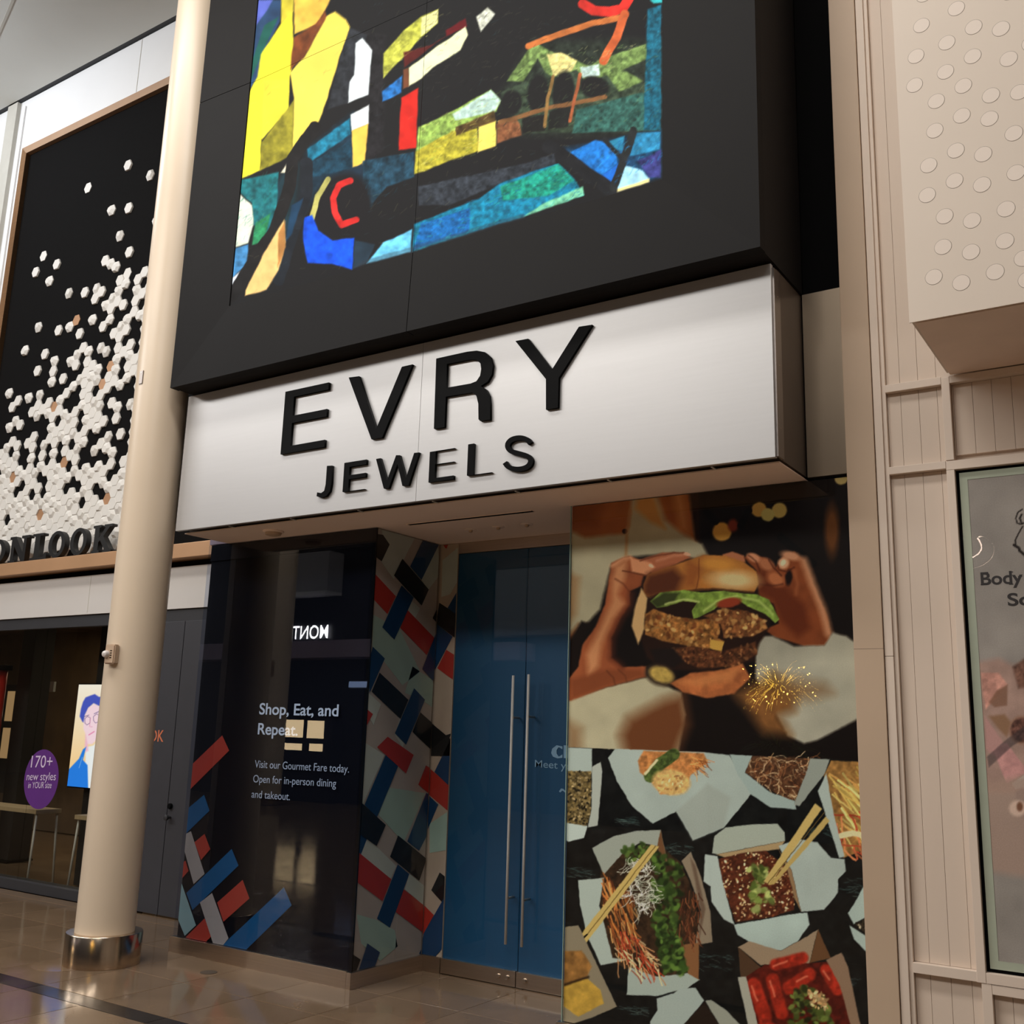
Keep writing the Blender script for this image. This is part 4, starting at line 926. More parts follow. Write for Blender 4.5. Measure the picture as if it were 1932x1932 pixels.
# ---- soffit over the entrance
so = box('ceiling_soffit', -6.13, -1.66, YS+0.085, YD+0.03, ZS, ZS+0.007, 'soffit')
tag(so, 'smooth pinkish beige soffit over the recessed shop entrance', 'soffit', kind='structure')
for k in range(7):
    box('gap_clip', -5.6+k*0.6, -5.592+k*0.6, YS+0.031, YS+0.085, ZS+0.001, ZS+0.006, 'white_metal', so)
sd_ = thing('smoke_detector', (-5.42, 5.05, ZS-0.03), 'flat round beige smoke detector under the soffit at the left', 'detector')
lathe('detector_base', [(0.07, -0.012), (0.075, -0.004), (0.075, 0.0)], (-5.42, 5.05, ZS-0.0005), 'soffit', sd_, seg=32)
lathe('detector_cap', [(0.035, -0.034), (0.055, -0.028), (0.06, -0.012)], (-5.42, 5.05, ZS-0.0005), 'alarm_beige', sd_, seg=32)
sl = thing('slot_diffuser', (-3.88, 5.28, ZS-0.01), 'long thin black air slot in the soffit before the doors', 'vent')
box('slot', -4.375, -3.385, 5.262, 5.298, ZS-0.003, ZS-0.0005, 'black', sl)
for s_ in (-1, 1): box('slot_flange', -4.38, -3.38, 5.28+s_*0.02-0.002, 5.28+s_*0.02+0.002, ZS-0.004, ZS-0.0005, 'soffit', sl)
for k, (x, lab) in enumerate(((-4.095, 'left of the three small round fittings in the soffit before the doors'), (-3.866, 'middle of the three small round fittings in the soffit before the doors'), (-3.637, 'right of the three small round fittings in the soffit before the doors'))):
    d_ = thing('ceiling_fitting', (x, 5.61, ZS-0.01), lab, 'fitting', 'round fittings in the soffit')
    lathe('flange', [(0.035, -0.004), (0.042, -0.001), (0.042, 0)], (x, 5.61, ZS-0.0005), 'soffit', d_, seg=24)
    lathe('nozzle', [(0.008, -0.02), (0.014, -0.016), (0.014, -0.004)], (x, 5.61, ZS-0.0005), 'alarm_beige', d_, seg=16)

# ---- walls around the sign
wm = box('wall_middle', -6.35, -1.3, YP+0.03, 6.3, 4.0, 9.08, 'black')
tag(wm, 'black wall behind and beside the screen box', 'wall', kind='structure')
box('recess_panel', -1.646, -1.44, YP, YP+0.06, 2.966, 3.998, 'recess_metal', wm)
box('wall_fill', -6.35, -1.3, YP+0.06, 6.3, 2.99, 4.0, 'black', wm)
tag(box('wall_pier', -6.36, -6.14, YP+0.52, 6.3, 0.0, 2.955, 'pier_dark'), 'dark pier between the neighbour shop and the dark glass panel', 'pier', kind='structure')
box('head_infill', -6.35, -6.135, YP+0.02, 6.05, 2.96, 3.0, 'opp_soffit', wm)

# ================================================================== DARK GLASS PANEL (left of entrance)
XS = -4.63
dp = thing('dark_glass_panel', (-5.48, YP+0.05, 0), 'dark glass panel with coloured tape stripes and white lettering left of the entrance', 'panel')
PX0, PX1 = -6.33, -4.63
box('core', PX0+0.01, XS-0.0305, YP+0.03, YP+0.5, 0.001, ZS-0.002, 'navy_back', dp)
box('glass_pane', PX0, XS-0.0305, YP, YP+0.012, 0.105, ZS-0.004, 'pane_dark', dp)
box('reflection_band', PX0+0.01, XS-0.0305, YP+0.016, YP+0.03, 2.83, ZS-0.004, 'pier_dark', dp)  # dark band stands in for a different reflection along the pane's top
box('side_strip', PX0+0.01, oy(440, 1060, YP)[0], YP+0.0275, YP+0.03, 0.106, 2.83, 'pier_dark', dp)
box('base_plate', PX0-0.03, XS-0.0305, YP-0.006, YP+0.4, 0.0, 0.105, 'steel', dp, bevel=0.002)
z7 = lambda pts: zc(300, 1400, 3.864, pts)
def stripe(pix, m, yy, parent, axis='y'):
    if axis == 'y': w_ = [(float(p[0]), float(p[2])) for p in (oy(a, b_, yy) for a, b_ in pix)]
    else: w_ = [(float(p[1]), float(p[2])) for p in (ox(a, b_, yy) for a, b_ in pix)]
    return w_
def clip(poly, lo, hi, i):
    def half(P, f):
        out = []
        for a, b_ in zip(P, P[1:]+P[:1]):
            fa, fb = f(a), f(b_)
            if fa >= 0: out.append(a)
            if (fa >= 0) != (fb >= 0):
                t_ = fa/(fa-fb); out.append((a[0]+t_*(b_[0]-a[0]), a[1]+t_*(b_[1]-a[1])))
        return out
    P = half(poly, lambda p: p[i]-lo)
    return half(P, lambda p: hi-p[i]) if P else P
def tape(pix, m, yy, parent, axis, bounds, zb, n):
    P = stripe(pix, m, yy, parent, axis)
    P = clip(P, bounds[0], bounds[1], 0)
    if P: P = clip(P, zb[0], zb[1], 1)
    if len(P) > 2:
        off = 0.0012*n
        plate('tape_stripe', [P], axis, yy-off if axis == 'y' else yy+off, 0.001, m, parent)
for n, (pix, m) in enumerate([
    (z7([(245, 160), (461, -48), (512, 62), (215, 358)]), 'red_bright'), (z7([(330, 385), (370, 500), (180, 685), (205, 490)]), 'teal_tape'),
    (z7([(160, 690), (235, 650), (335, 960), (255, 1035)]), 'cream_tape'), (z7([(335, 670), (378, 780), (310, 860), (262, 730)]), 'red_bright'),
    (z7([(530, 780), (580, 900), (245, 1225), (200, 1100)]), 'teal_tape'), (z7([(170, 880), (195, 865), (217, 940), (150, 1015)]), 'red_bright'),
    (z7([(120, 1005), (160, 1010), (272, 1335), (190, 1412), (120, 1240)]), 'aqua_tape'), (z7([(390, 1100), (510, 1430), (455, 1500), (405, 1490), (302, 1170)]), 'cream_tape'),
    (z7([(610, 1005), (660, 1140), (470, 1310), (425, 1170)]), 'red_bright'), (z7([(912, 1060), (968, 1190), (600, 1550), (420, 1520)]), 'teal_tape'),
    (z7([(335, 1285), (385, 1415), (320, 1480), (180, 1440)]), 'red_bright')]):
    tape(pix, m, YP+0.026, dp, 'y', (PX0+0.012, XS-0.032), (0.107, 2.9), 1+n % 4)
for s_, xa, xb, ya_, yb_, cap, bold, m in (
        ('Shop, Eat, and', 488.5, 637.8, 1347.4, 1351.2, 21.0, 0.016, 'vinyl_white'), ('Repeat.', 485.7, 561, 1385, 1388, 21.0, 0.016, 'vinyl_white'),
        ('Visit our Gourmet Fare today.', 479.9, 658, 1448, 1457.8, 14.2, 0.002, 'vinyl_grey'), ('Open for in-person dining', 477, 633.5, 1475.8, 1485, 14.2, 0.002, 'vinyl_grey'),
        ('and takeout.', 474, 546.5, 1504.6, 1509.9, 14.2, 0.002, 'vinyl_grey')):
    A, B, Cc = oy(xa, ya_, YP+0.014), oy(xb, yb_, YP+0.014), oy(xa, ya_-cap, YP+0.014)
    text_plate('lettering', s_, A[0], B[0], A[2], Cc[2]-A[2], YP+0.0155, m, dp, bold=bold, dz=B[2]-A[2])

# ================================================================== STRIPED SIDE PANELS of the recess
XS = -4.63
sp_ = thing('striped_side_panel', (XS-0.05, 5.6, 0), 'glass side wall of the entrance covered in red, blue and black woven tape stripes', 'panel')
box('edge_cover', XS-0.03, XS-0.002, YP+0.012, YP+0.02, 0.101, ZS-0.004, 'black', sp_)  # black strip added to hide the brightly lit front edge of the core
box('corner_glass', XS-0.03, XS+0.002, YP, YP+0.006, 0.102, ZS-0.004, 'pane_dark', sp_)
box('core', XS-0.03, XS-0.012, YP+0.021, YD-0.013, 0.001, ZS-0.003, 'fog_tape', sp_)
box('base_plate', XS-0.03, XS+0.006, YP-0.006, YD-0.013, 0.0, 0.1, 'steel', sp_, bevel=0.002)
box('glass_pane', XS-0.001, XS+0.003, YP+0.007, YD-0.013, 0.102, ZS-0.005, 'pane', sp_)
rp = thing('striped_return_panel', ((XS-4.475)/2, YD+0.02, 0), 'narrow striped glass strip between the side wall and blue doors', 'panel')
box('core', XS-0.03, -4.475, YD+0.004, YD+0.03, 0.001, ZS-0.003, 'cream_tape', rp)
box('base_plate', XS-0.03, -4.478, YD-0.0125, YD+0.004, 0.0, 0.1, 'steel', rp, bevel=0.002)
box('glass_pane', XS-0.012, -4.477, YD-0.009, YD-0.006, 0.102, ZS-0.005, 'pane', rp)
A1 = lambda pts: zc(640, 950, 4.2, pts)
A2 = lambda pts: zc(640, 1400, 3.632, pts)
# pale background weave
side = [(A1([(340, 200), (600, 270), (430, 600), (330, 460)]), 'pale_tape'), (A1([(270, 880), (480, 1000), (640, 1330), (500, 1440), (260, 1130)]), 'aqua_tape'),
        (A1([(560, 760), (640, 830), (600, 910), (545, 850)]), 'pale_tape'), (A1([(580, 1290), (740, 1400), (770, 1640), (660, 1560), (520, 1500)]), 'aqua_tape'), (A1([(650, 600), (780, 330), (800, 560), (700, 690)]), 'pale_tape'),
        (A1([(230, 1500), (330, 1590), (270, 1760), (215, 1640)]), 'pale_tape'), (A1([(480, 1700), (560, 1790), (500, 1932), (440, 1830)]), 'pale_tape'),
        (A2([(170, 0), (310, 90), (160, 430), (150, 200)]), 'pale_tape'), (A2([(330, 310), (590, 350), (440, 690), (270, 500)]), 'aqua_tape'), (A2([(190, 660), (260, 720), (390, 850), (350, 940), (150, 770)]), 'pale_tape'),
        (A2([(120, 1180), (260, 1220), (380, 1290), (400, 1400), (280, 1500), (150, 1380)]), 'aqua_tape'), (A2([(400, 1170), (560, 1300), (540, 1440), (380, 1480)]), 'fog_tape'), (A2([(480, 900), (600, 1000), (590, 1130), (450, 1010)]), 'pale_tape')]
bold_ = [(A1([(290, 240), (345, 248), (398, 325), (335, 458), (285, 420)]), 'black_tape'), (A1([(665, 285), (800, 300), (650, 605), (560, 500)]), 'blue_tape'), (A1([(497, 438), (706, 682), (650, 808), (432, 570)]), 'black_tape'),
        (A1([(490, 650), (585, 745), (432, 1078), (338, 980)]), 'blue_tape'), (A1([(270, 545), (447, 735), (380, 875), (258, 745)]), 'red_tape'), (A1([(540, 845), (752, 1065), (690, 1200), (482, 985)]), 'red_tape'),
        (A1([(795, 787), (840, 800), (840, 1000), (785, 965), (738, 908)]), 'black_tape'), (A1([(785, 970), (830, 980), (770, 1330), (738, 1405), (655, 1312)]), 'blue_tape'), (A1([(265, 1135), (360, 1228), (240, 1500), (220, 1300)]), 'blue_tape'),
        (A1([(318, 1340), (545, 1555), (482, 1705), (255, 1490)]), 'black_tape'), (A1([(640, 1655), (790, 1790), (780, 2000), (735, 1960), (578, 1810)]), 'black_tape'), (A1([(590, 1465), (675, 1555), (525, 1910), (437, 1820)]), 'blue_tape'),
        (A1([(200, 1615), (265, 1668), (200, 1790)]), 'red_tape'), (A2([(330, -36), (508, 88), (455, 215), (258, 35)]), 'red_tape'), (A2([(315, 90), (400, 165), (255, 515), (170, 430)]), 'blue_tape'),
        (A2([(140, 410), (160, 425), (315, 568), (252, 712), (110, 610)]), 'black_tape'), (A2([(110, 615), (190, 660), (140, 785), (100, 800)]), 'blue_tape'), (A2([(130, 755), (355, 940), (295, 1090), (100, 945)]), 'red_tape'),
        (A2([(440, 1010), (660, 1185), (640, 1340), (580, 1310), (385, 1165)]), 'red_tape'), (A2([(400, 640), (595, 800), (545, 948), (345, 785)]), 'black_tape'), (A2([(400, 838), (478, 905), (345, 1272), (258, 1210)]), 'blue_tape'),
        (A2([(595, 348), (660, 400), (640, 560), (545, 745), (465, 680)]), 'blue_tape'), (A2([(592, 160), (680, 220), (670, 400), (540, 292)]), 'red_tape'), (A2([(190, 1380), (275, 1440), (235, 1550), (120, 1590)]), 'blue_tape'), (A2([(70, 1440), (145, 1490), (105, 1600), (60, 1610)]), 'black_tape'), (A2([(600, 1280), (560, 1420), (545, 1450), (640, 1460), (640, 1290)]), 'blue_tape')]
for n, (pix, m) in enumerate(side): tape(pix, m, XS-0.0115, sp_, 'x', (YP+0.022, YD-0.014), (0.103, ZS-0.006), 1)
for n, (pix, m) in enumerate(bold_): tape(pix, m, XS-0.0115, sp_, 'x', (YP+0.022, YD-0.014), (0.103, ZS-0.006), 2+n % 4)
ret = [(A1([(820, 450), (940, 350), (935, 620), (880, 720), (810, 740)]), 'pale_tape'), (A2([(620, 560), (740, 480), (735, 740), (620, 760)]), 'aqua_tape'), (A2([(690, 1440), (715, 1400), (715, 1480), (660, 1470)]), 'cream_tape')]
retb = [(A1([(795, 787), (945, 885), (930, 1075), (770, 950)]), 'black_tape'), (A1([(770, 950), (900, 1055), (760, 1320)]), 'blue_tape'), (A1([(740, 1745), (895, 1875), (880, 2000), (730, 2000)]), 'black_tape'), (A1([(850, 1160), (930, 1210), (915, 1405), (778, 1305)]), 'red_tape'),
        (A1([(810, 310), (872, 312), (850, 360)]), 'red_tape'), (A1([(950, 675), (940, 890), (862, 828)]), 'blue_tape'), (A2([(620, 180), (760, 300), (755, 480), (615, 360)]), 'red_tape'), (A2([(620, 370), (680, 428), (605, 605)]), 'blue_tape'), (A2([(765, -20), (765, 310), (655, 205)]), 'blue_tape'),
        (A2([(690, 893), (735, 930), (730, 1125), (632, 1015)]), 'black_tape'), (A2([(585, 1120), (650, 1185), (570, 1330)]), 'red_tape'), (A2([(725, 1060), (720, 1400), (660, 1470), (545, 1450), (560, 1400), (585, 1305)]), 'blue_tape'), (A2([(600, 0), (770, -60), (700, 100), (640, 60)]), 'black_tape')]
for n, (pix, m) in enumerate(ret): tape(pix, m, YD+0.003, rp, 'y', (XS-0.012, -4.476), (0.103, ZS-0.006), 1)
for n, (pix, m) in enumerate(retb): tape(pix, m, YD+0.003, rp, 'y', (XS-0.012, -4.476), (0.103, ZS-0.006), 2+n % 3)

# ================================================================== BLUE DOUBLE DOOR
d2 = thing('door_2', (-3.78, YD+0.03, 0), 'tall blue filmed double glass door with long steel pull handles', 'door', kind='structure')
tp = box('transom', -4.475, -3.06, YD+0.005, YD+0.04, 2.875, ZS-0.002, 'steel', d2)
for (a, b_, hx_, hz0, hz1) in ((-4.472, -3.868, -3.902, 0.271, 1.983), (-3.862, -3.08, -3.778, 0.271, 1.99)):
    lf = box('door_leaf', a, b_, YD+0.012, YD+0.022, 0.1, 2.872, 'door_blue', d2)
    box('glass_pane', a, b_, YD, YD+0.008, 0.1, 2.872, 'pane', lf)
    box('bottom_rail', a, b_, YD-0.012, YD+0.03, 0.006, 0.1, 'steel', lf, bevel=0.002)
    tube('pull_handle', [(hx_, YD-0.085, hz0), (hx_, YD-0.085, hz1)], 0.0095, 'white_metal', lf, seg=14)
    for zz_ in (hz0+0.28, hz1-0.28):
        tube('handle_mount', [(hx_, YD-0.085, zz_), (hx_, YD, zz_)], 0.008, 'steel', lf, seg=10)
    for dx in ((-0.13, -0.06) if a < -4 else (0.07,)):
        e_ = b_ if a < -4 else a
        lathe('rail_lock', [(0.016, 0), (0.016, 0.01), (0.012, 0.016)], (e_+dx, YD-0.012, 0.055), 'steel', lf, seg=18, axis='y')
lf2 = [o for o in d2.children if o.name.startswith('door_leaf')][1]
A, B = oy(1009, 1447, YD+0.009), oy(1100, 1454, YD+0.009)
text_plate('lettering', 'Meet your', A[0], B[0], A[2], 0.047, YD+0.0095, 'pale_blue_ink', lf2, bold=0.004, dz=B[2]-A[2])
Dz = lambda pts: [(float(p[0]), float(p[2])) for p in (oy(a, b_, YD+0.009) for a, b_ in A2(pts))]
plate('lettering', [Dz([(1530, 30), (1490, 22), (1460, 45), (1452, 75), (1465, 100), (1495, 112), (1530, 108), (1530, 85), (1505, 100), (1490, 80), (1490, 55), (1505, 35), (1530, 50)])], 'y', YD+0.0088, 0.0007, 'pale_blue_ink', lf2)
plate('lettering', [Dz([(1538, 22), (1575, 24), (1575, 112), (1538, 110)])], 'y', YD+0.0088, 0.0007, 'pale_blue_ink', lf2)
plate('logo_mark', [Dz([(1506, 338), (1520, 318), (1535, 320), (1560, 345), (1550, 348), (1530, 332), (1514, 346)])], 'y', YD+0.0088, 0.0007, 'pale_blue_ink', lf2)
# dark vestibule behind the doors
tag(box('wall_vestibule', -4.7, -3.05, YD+0.06, YD+0.1, 0, ZS, 'black'), 'dark hoarding closing the shop behind the doors', 'wall', kind='structure')

# ================================================================== FOOD POSTER WALL
fp = thing('food_poster', (-2.26, YP+0.05, 0), 'floor to ceiling glazed poster of hands holding a burger above takeout boxes', 'poster')
QX0, QX1 = -3.09, -1.42
box('core', QX0+0.01, QX1, YP+0.02, YP+0.2, 0.001, ZS-0.003, 'black', fp)
box('side_return', QX0+0.004, QX0+0.03, YP+0.02, YD-0.02, 0.001, ZS-0.003, 'pier_dark', fp)
box('base_plate', QX0-0.03, QX1, YP-0.01, YP+0.2, 0, 0.068, 'steel', fp, bevel=0.002)
XSEAM = oy(1330, 920, YP)[0]
box('glass_pane', QX0, XSEAM-0.001, YP, YP+0.01, 0.07, ZS-0.004, 'pane', fp)
box('glass_pane', XSEAM+0.001, QX1, YP, YP+0.01, 0.07, ZS-0.004, 'pane', fp)
box('pane_edge', QX0-0.003, QX0, YP, YP+0.012, 0.07, ZS-0.004, 'aqua_tape', fp)
zb = lambda pts: zc(1050, 900, 3.1672, pts)
zf = lambda pts: zc(1050, 1400, 3.1672, pts)
def paint_burger(sh):
    def P_(pts, c, soft=1.0, tex=None, al=1): sh.poly(zb(pts), c, soft, al, tex)
    def E_(x, y, rx, ry, c, ang=0, soft=0.2, al=1, tex=None):
        (a, b_), = zb([(x, y)]); sh.ell(a, b_, rx/3.167, ry/3.167, c, ang, soft, al, tex)
    def K(pts, wd, c, soft=1.5, al=1, tex=None): sh.stroke(zb(pts), wd/3.167, c, soft, al, tex)
    sh.warp(0.9, 9.0); sh.fill((24, 16, 12))
    # person in pale dress, out of focus
    P_([(60, 150), (440, 130), (840, 90), (835, 380), (870, 400), (905, 465), (830, 490), (700, 455), (430, 480), (330, 520), (260, 790), (60, 1010)], (166, 160, 130), 4, (40, 0.06))
    P_([(60, 150), (445, 130), (435, 290), (400, 340), (330, 345), (170, 362), (60, 310)], (152, 88, 38), 5, (60, 0.15)); P_([(60, 150), (300, 130), (230, 280), (60, 280)], (120, 58, 20), 14, al=0.7)
    P_([(480, 130), (580, 110), (650, 310), (560, 270), (470, 190)], (188, 138, 70), 6); P_([(600, 100), (800, 90), (835, 380), (750, 335), (650, 255)], (156, 88, 36), 6, (40, 0.15)); P_([(690, 90), (760, 90), (790, 330), (740, 310)], (205, 150, 84), 9, al=0.6)
    P_([(790, 90), (850, 88), (860, 390), (830, 375)], (44, 24, 12), 4); E_(408, 325, 16, 16, (60, 36, 22)); K([(440, 200), (420, 330), (415, 470)], 16, (170, 120, 70), 3, 0.8)
    P_([(60, 560), (140, 600), (120, 820), (60, 900)], (150, 105, 60), 8, al=0.6)
    P_([(60, 1330), (300, 1255), (540, 1195), (620, 1230), (745, 1290), (770, 1420), (720, 1700), (60, 1700)], (170, 164, 134), 3, (40, 0.06))
    P_([(430, 1440), (640, 1330), (760, 1300), (790, 1480), (700, 1700), (420, 1700), (380, 1540)], (112, 66, 34), 16); P_([(60, 1450), (150, 1500), (150, 1700), (60, 1700)], (130, 88, 50), 12, al=0.6)
    P_([(60, 960), (130, 880), (110, 1010), (60, 1180)], (120, 70, 34), 6)
    # bokeh
    for x, y, r, c in ((1210, 195, 45, (204, 172, 88)), (1332, 200, 46, (206, 190, 112)), (1263, 226, 40, (198, 196, 120)), (988, 327, 56, (206, 158, 66)), (1700, 5, 40, (170, 150, 90))): E_(x, y, r, r, c, 0, 0.12)
    E_(1055, 290, 30, 38, (140, 56, 30), 0, 0.3); E_(1645, 320, 42, 150, (104, 62, 24), 0, 0.4)
    K([(900, 210), (950, 265)], 44, (10, 8, 7), 1); K([(1100, 290), (1150, 200)], 40, (12, 9, 8), 1); K([(1340, 360), (1530, 520)], 50, (10, 8, 7), 1)
    # left forearm and hand
    P_([(330, 510), (430, 470), (580, 520), (582, 560), (520, 592), (505, 652), (440, 682), (440, 765), (390, 835), (330, 960), (330, 1080), (400, 1135), (535, 1130), (535, 1192), (300, 1255), (60, 1345), (60, 1220), (130, 1130), (155, 1000), (230, 900), (290, 760), (310, 620)], (156, 84, 46), 2, (30, 0.1))
    P_([(350, 530), (420, 500), (410, 600), (370, 700), (410, 760), (340, 850), (270, 1000), (250, 1130), (190, 1190), (180, 1060), (260, 900), (330, 740), (330, 620)], (200, 142, 94), 7, al=0.85)
    P_([(90, 1210), (300, 1150), (500, 1150), (530, 1190), (300, 1250), (90, 1330)], (126, 66, 34), 5, al=0.8); P_([(60, 1010), (150, 860), (210, 880), (140, 1010), (120, 1130), (60, 1210)], (30, 18, 12), 3)
    P_([(500, 492), (640, 450), (760, 450), (805, 482), (690, 532), (575, 582)], (170, 100, 64), 2); P_([(440, 480), (565, 512), (588, 540), (540, 588), (450, 568)], (204, 140, 96), 2.5); K([(395, 560), (470, 575), (540, 590)], 8, (96, 46, 24), 1.5, 0.8); E_(780, 460, 24, 9, (214, 160, 126), 0.2); E_(566, 532, 16, 10, (226, 176, 140), 0.5)
    K([(450, 700), (440, 770), (385, 850), (335, 960), (330, 1080), (390, 1130)], 34, (92, 42, 22), 7, 0.8); K([(500, 500), (590, 472), (690, 455), (760, 452)], 7, (110, 56, 32), 1.4, 0.8)
    K([(350, 610), (400, 640), (440, 690)], 8, (112, 54, 30), 2, 0.7); K([(300, 1160), (340, 1200), (350, 1240)], 7, (96, 48, 26), 2, 0.7); K([(370, 1150), (410, 1190), (420, 1225)], 6, (96, 48, 26), 2, 0.6); K([(330, 530), (400, 490), (440, 480)], 18, (222, 168, 122), 4, 0.7); K([(600, 500), (700, 470), (770, 462)], 14, (206, 146, 110), 3, 0.6)
    # right hand
    P_([(990, 462), (1050, 445), (1120, 470), (1130, 510), (1000, 500)], (176, 110, 72), 1.6)
    P_([(1120, 482), (1160, 455), (1270, 490), (1310, 540), (1322, 520), (1360, 462), (1420, 444), (1472, 490), (1505, 570), (1560, 700), (1622, 840), (1642, 960), (1600, 1010), (1480, 1010), (1300, 955), (1240, 910), (1330, 875), (1300, 760), (1210, 705), (1195, 560)], (140, 72, 34), 2, (30, 0.12))
    P_([(1200, 570), (1300, 560), (1360, 640), (1400, 690), (1480, 760), (1520, 900), (1440, 960), (1340, 860), (1290, 740), (1210, 690)], (110, 48, 20), 8, al=0.9); K([(1480, 500), (1530, 640), (1590, 790), (1625, 930)], 46, (196, 140, 100), 6, 0.9); E_(1400, 470, 60, 26, (196, 140, 102), 0.2, 0.4); E_(1356, 515, 34, 34, (212, 160, 120), 0.6, 0.25)
    E_(1180, 482, 44, 24, (200, 138, 98), 0.4, 0.3); E_(1255, 520, 50, 34, (176, 110, 70), 0.5, 0.3); E_(1310, 610, 56, 40, (186, 112, 66), 0.6, 0.35); E_(1388, 600, 20, 46, (30, 14, 10), 0.1, 0.3); E_(1355, 512, 16, 20, (236, 196, 160), 0.5)
    K([(1150, 470), (1190, 500), (1215, 560)], 7, (84, 36, 18), 1.6, 0.8); K([(1268, 492), (1300, 545), (1345, 590)], 8, (78, 32, 16), 1.6, 0.85); K([(1322, 525), (1330, 555), (1372, 565), (1420, 540)], 8, (84, 36, 18), 1.6, 0.8); K([(1215, 640), (1290, 650), (1350, 640)], 9, (84, 36, 18), 2, 0.7); K([(1420, 560), (1440, 640), (1430, 700)], 14, (176, 104, 60), 4, 0.7)
    # pale sleeve at lower right
    P_([(1190, 950), (1290, 950), (1420, 1010), (1600, 1005), (1650, 930), (1730, 950), (1850, 1030), (1850, 1420), (1700, 1500), (1560, 1572), (1480, 1592), (1380, 1545), (1300, 1400), (1190, 1200)], (158, 156, 138), 3, (50, 0.08))
    P_([(1060, 1295), (1300, 1180), (1440, 1290), (1420, 1400), (1340, 1430), (1400, 1545), (1240, 1530), (1130, 1380)], (124, 82, 40), 14, (26, 0.2)); P_([(1300, 1180), (1600, 1240), (1650, 1290), (1500, 1330), (1380, 1330)], (126, 92, 56), 16, al=0.7)
    # bun
    B = [(515, 700), (520, 640), (545, 580), (660, 540), (780, 500), (880, 466), (1000, 468), (1120, 508), (1195, 565), (1208, 640), (1180, 692), (1080, 684), (930, 672), (820, 682), (700, 692), (560, 722)]
    P_(B, (178, 116, 48), 1.5, (20, 0.12)); P_([(515, 700), (520, 640), (545, 580), (700, 540), (760, 600), (720, 690), (560, 722)], (88, 42, 22), 9, al=0.9); P_([(780, 510), (880, 470), (860, 560), (830, 660), (760, 660)], (150, 82, 34), 8, al=0.7)
    E_(1060, 615, 135, 52, (216, 194, 140), 0.05, 0.5, 0.9); E_(960, 520, 110, 34, (206, 146, 56), 0.1, 0.5, 0.8); K([(852, 490), (850, 600), (835, 670)], 7, (120, 62, 26), 1, 0.7); K([(560, 715), (820, 676), (930, 668), (1080, 680), (1180, 690)], 10, (70, 40, 20), 1.5, 0.8)
    # filling
    P_([(520, 760), (600, 700), (1100, 690), (1290, 760), (1270, 900), (1210, 1000), (1180, 1100), (900, 1160), (640, 1150), (540, 1080), (500, 960)], (46, 26, 16), 3)
    P_([(505, 665), (545, 725), (525, 850), (525, 905), (490, 1002), (448, 890), (470, 770)], (204, 168, 112), 2)
    P_([(560, 742), (620, 690), (760, 675), (860, 690), (1000, 680), (1080, 692), (1200, 702), (1270, 732), (1300, 790), (1332, 850), (1308, 872), (1250, 822), (1140, 772), (1080, 732), (1000, 742), (940, 792), (860, 834), (820, 847), (808, 800), (840, 750), (760, 742), (660, 772), (600, 782)], (128, 158, 62), 1, (9, 0.3))
    P_([(560, 742), (640, 690), (740, 690), (700, 750), (600, 780)], (52, 58, 28), 3, al=0.85); K([(650, 760), (760, 730), (850, 745)], 12, (190, 205, 120), 1.5, 0.8); K([(880, 800), (960, 740), (1080, 710)], 14, (186, 206, 110), 2, 0.8); K([(1110, 720), (1210, 740), (1290, 820)], 16, (176, 200, 104), 2, 0.8)
    E_(1030, 752, 74, 28, (156, 62, 32), -0.2)
    for pol, c, a in (([(528, 820), (580, 788), (700, 832), (850, 852), (960, 842), (978, 900), (962, 962), (1000, 982), (900, 1030), (800, 1012), (640, 982), (530, 940)], (152, 102, 48), 0), ([(880, 830), (1000, 790), (1140, 800), (1240, 850), (1262, 905), (1180, 952), (1000, 962), (980, 880)], (134, 84, 44), 0)):
        P_(pol, c, 1.5, (7, 0.45)); sh.dots(zb(pol), 70, 2.6, [(188, 140, 76), (112, 62, 28), (204, 164, 98)], 0.8)
    P_([(920, 972), (1002, 985), (988, 1044), (915, 1024)], (196, 156, 66), 1)
    L2 = [(640, 1032), (800, 1012), (1000, 1042), (1190, 985), (1200, 1060), (1060, 1132), (850, 1142), (760, 1102)]; P_(L2, (96, 56, 30), 2, (6, 0.5)); sh.dots(zb(L2), 50, 2.2, [(130, 84, 46), (60, 30, 16), (150, 100, 58)], 0.8)
    P_([(560, 1030), (700, 1020), (760, 1100), (700, 1140), (590, 1110)], (34, 24, 20), 3); E_(620, 1185, 92, 62, (70, 56, 40), 0.35); E_(628, 1180, 74, 46, (172, 146, 70), 0.35, 0.2, 1, (8, 0.15))
    P_([(680, 1232), (800, 1172), (1000, 1150), (1110, 1115), (1160, 1200), (1060, 1295), (900, 1322), (750, 1284)], (166, 96, 50), 2, (12, 0.18)); P_([(720, 1225), (1000, 1160), (1110, 1125), (1040, 1220), (860, 1250)], (196, 128, 70), 6, al=0.6)
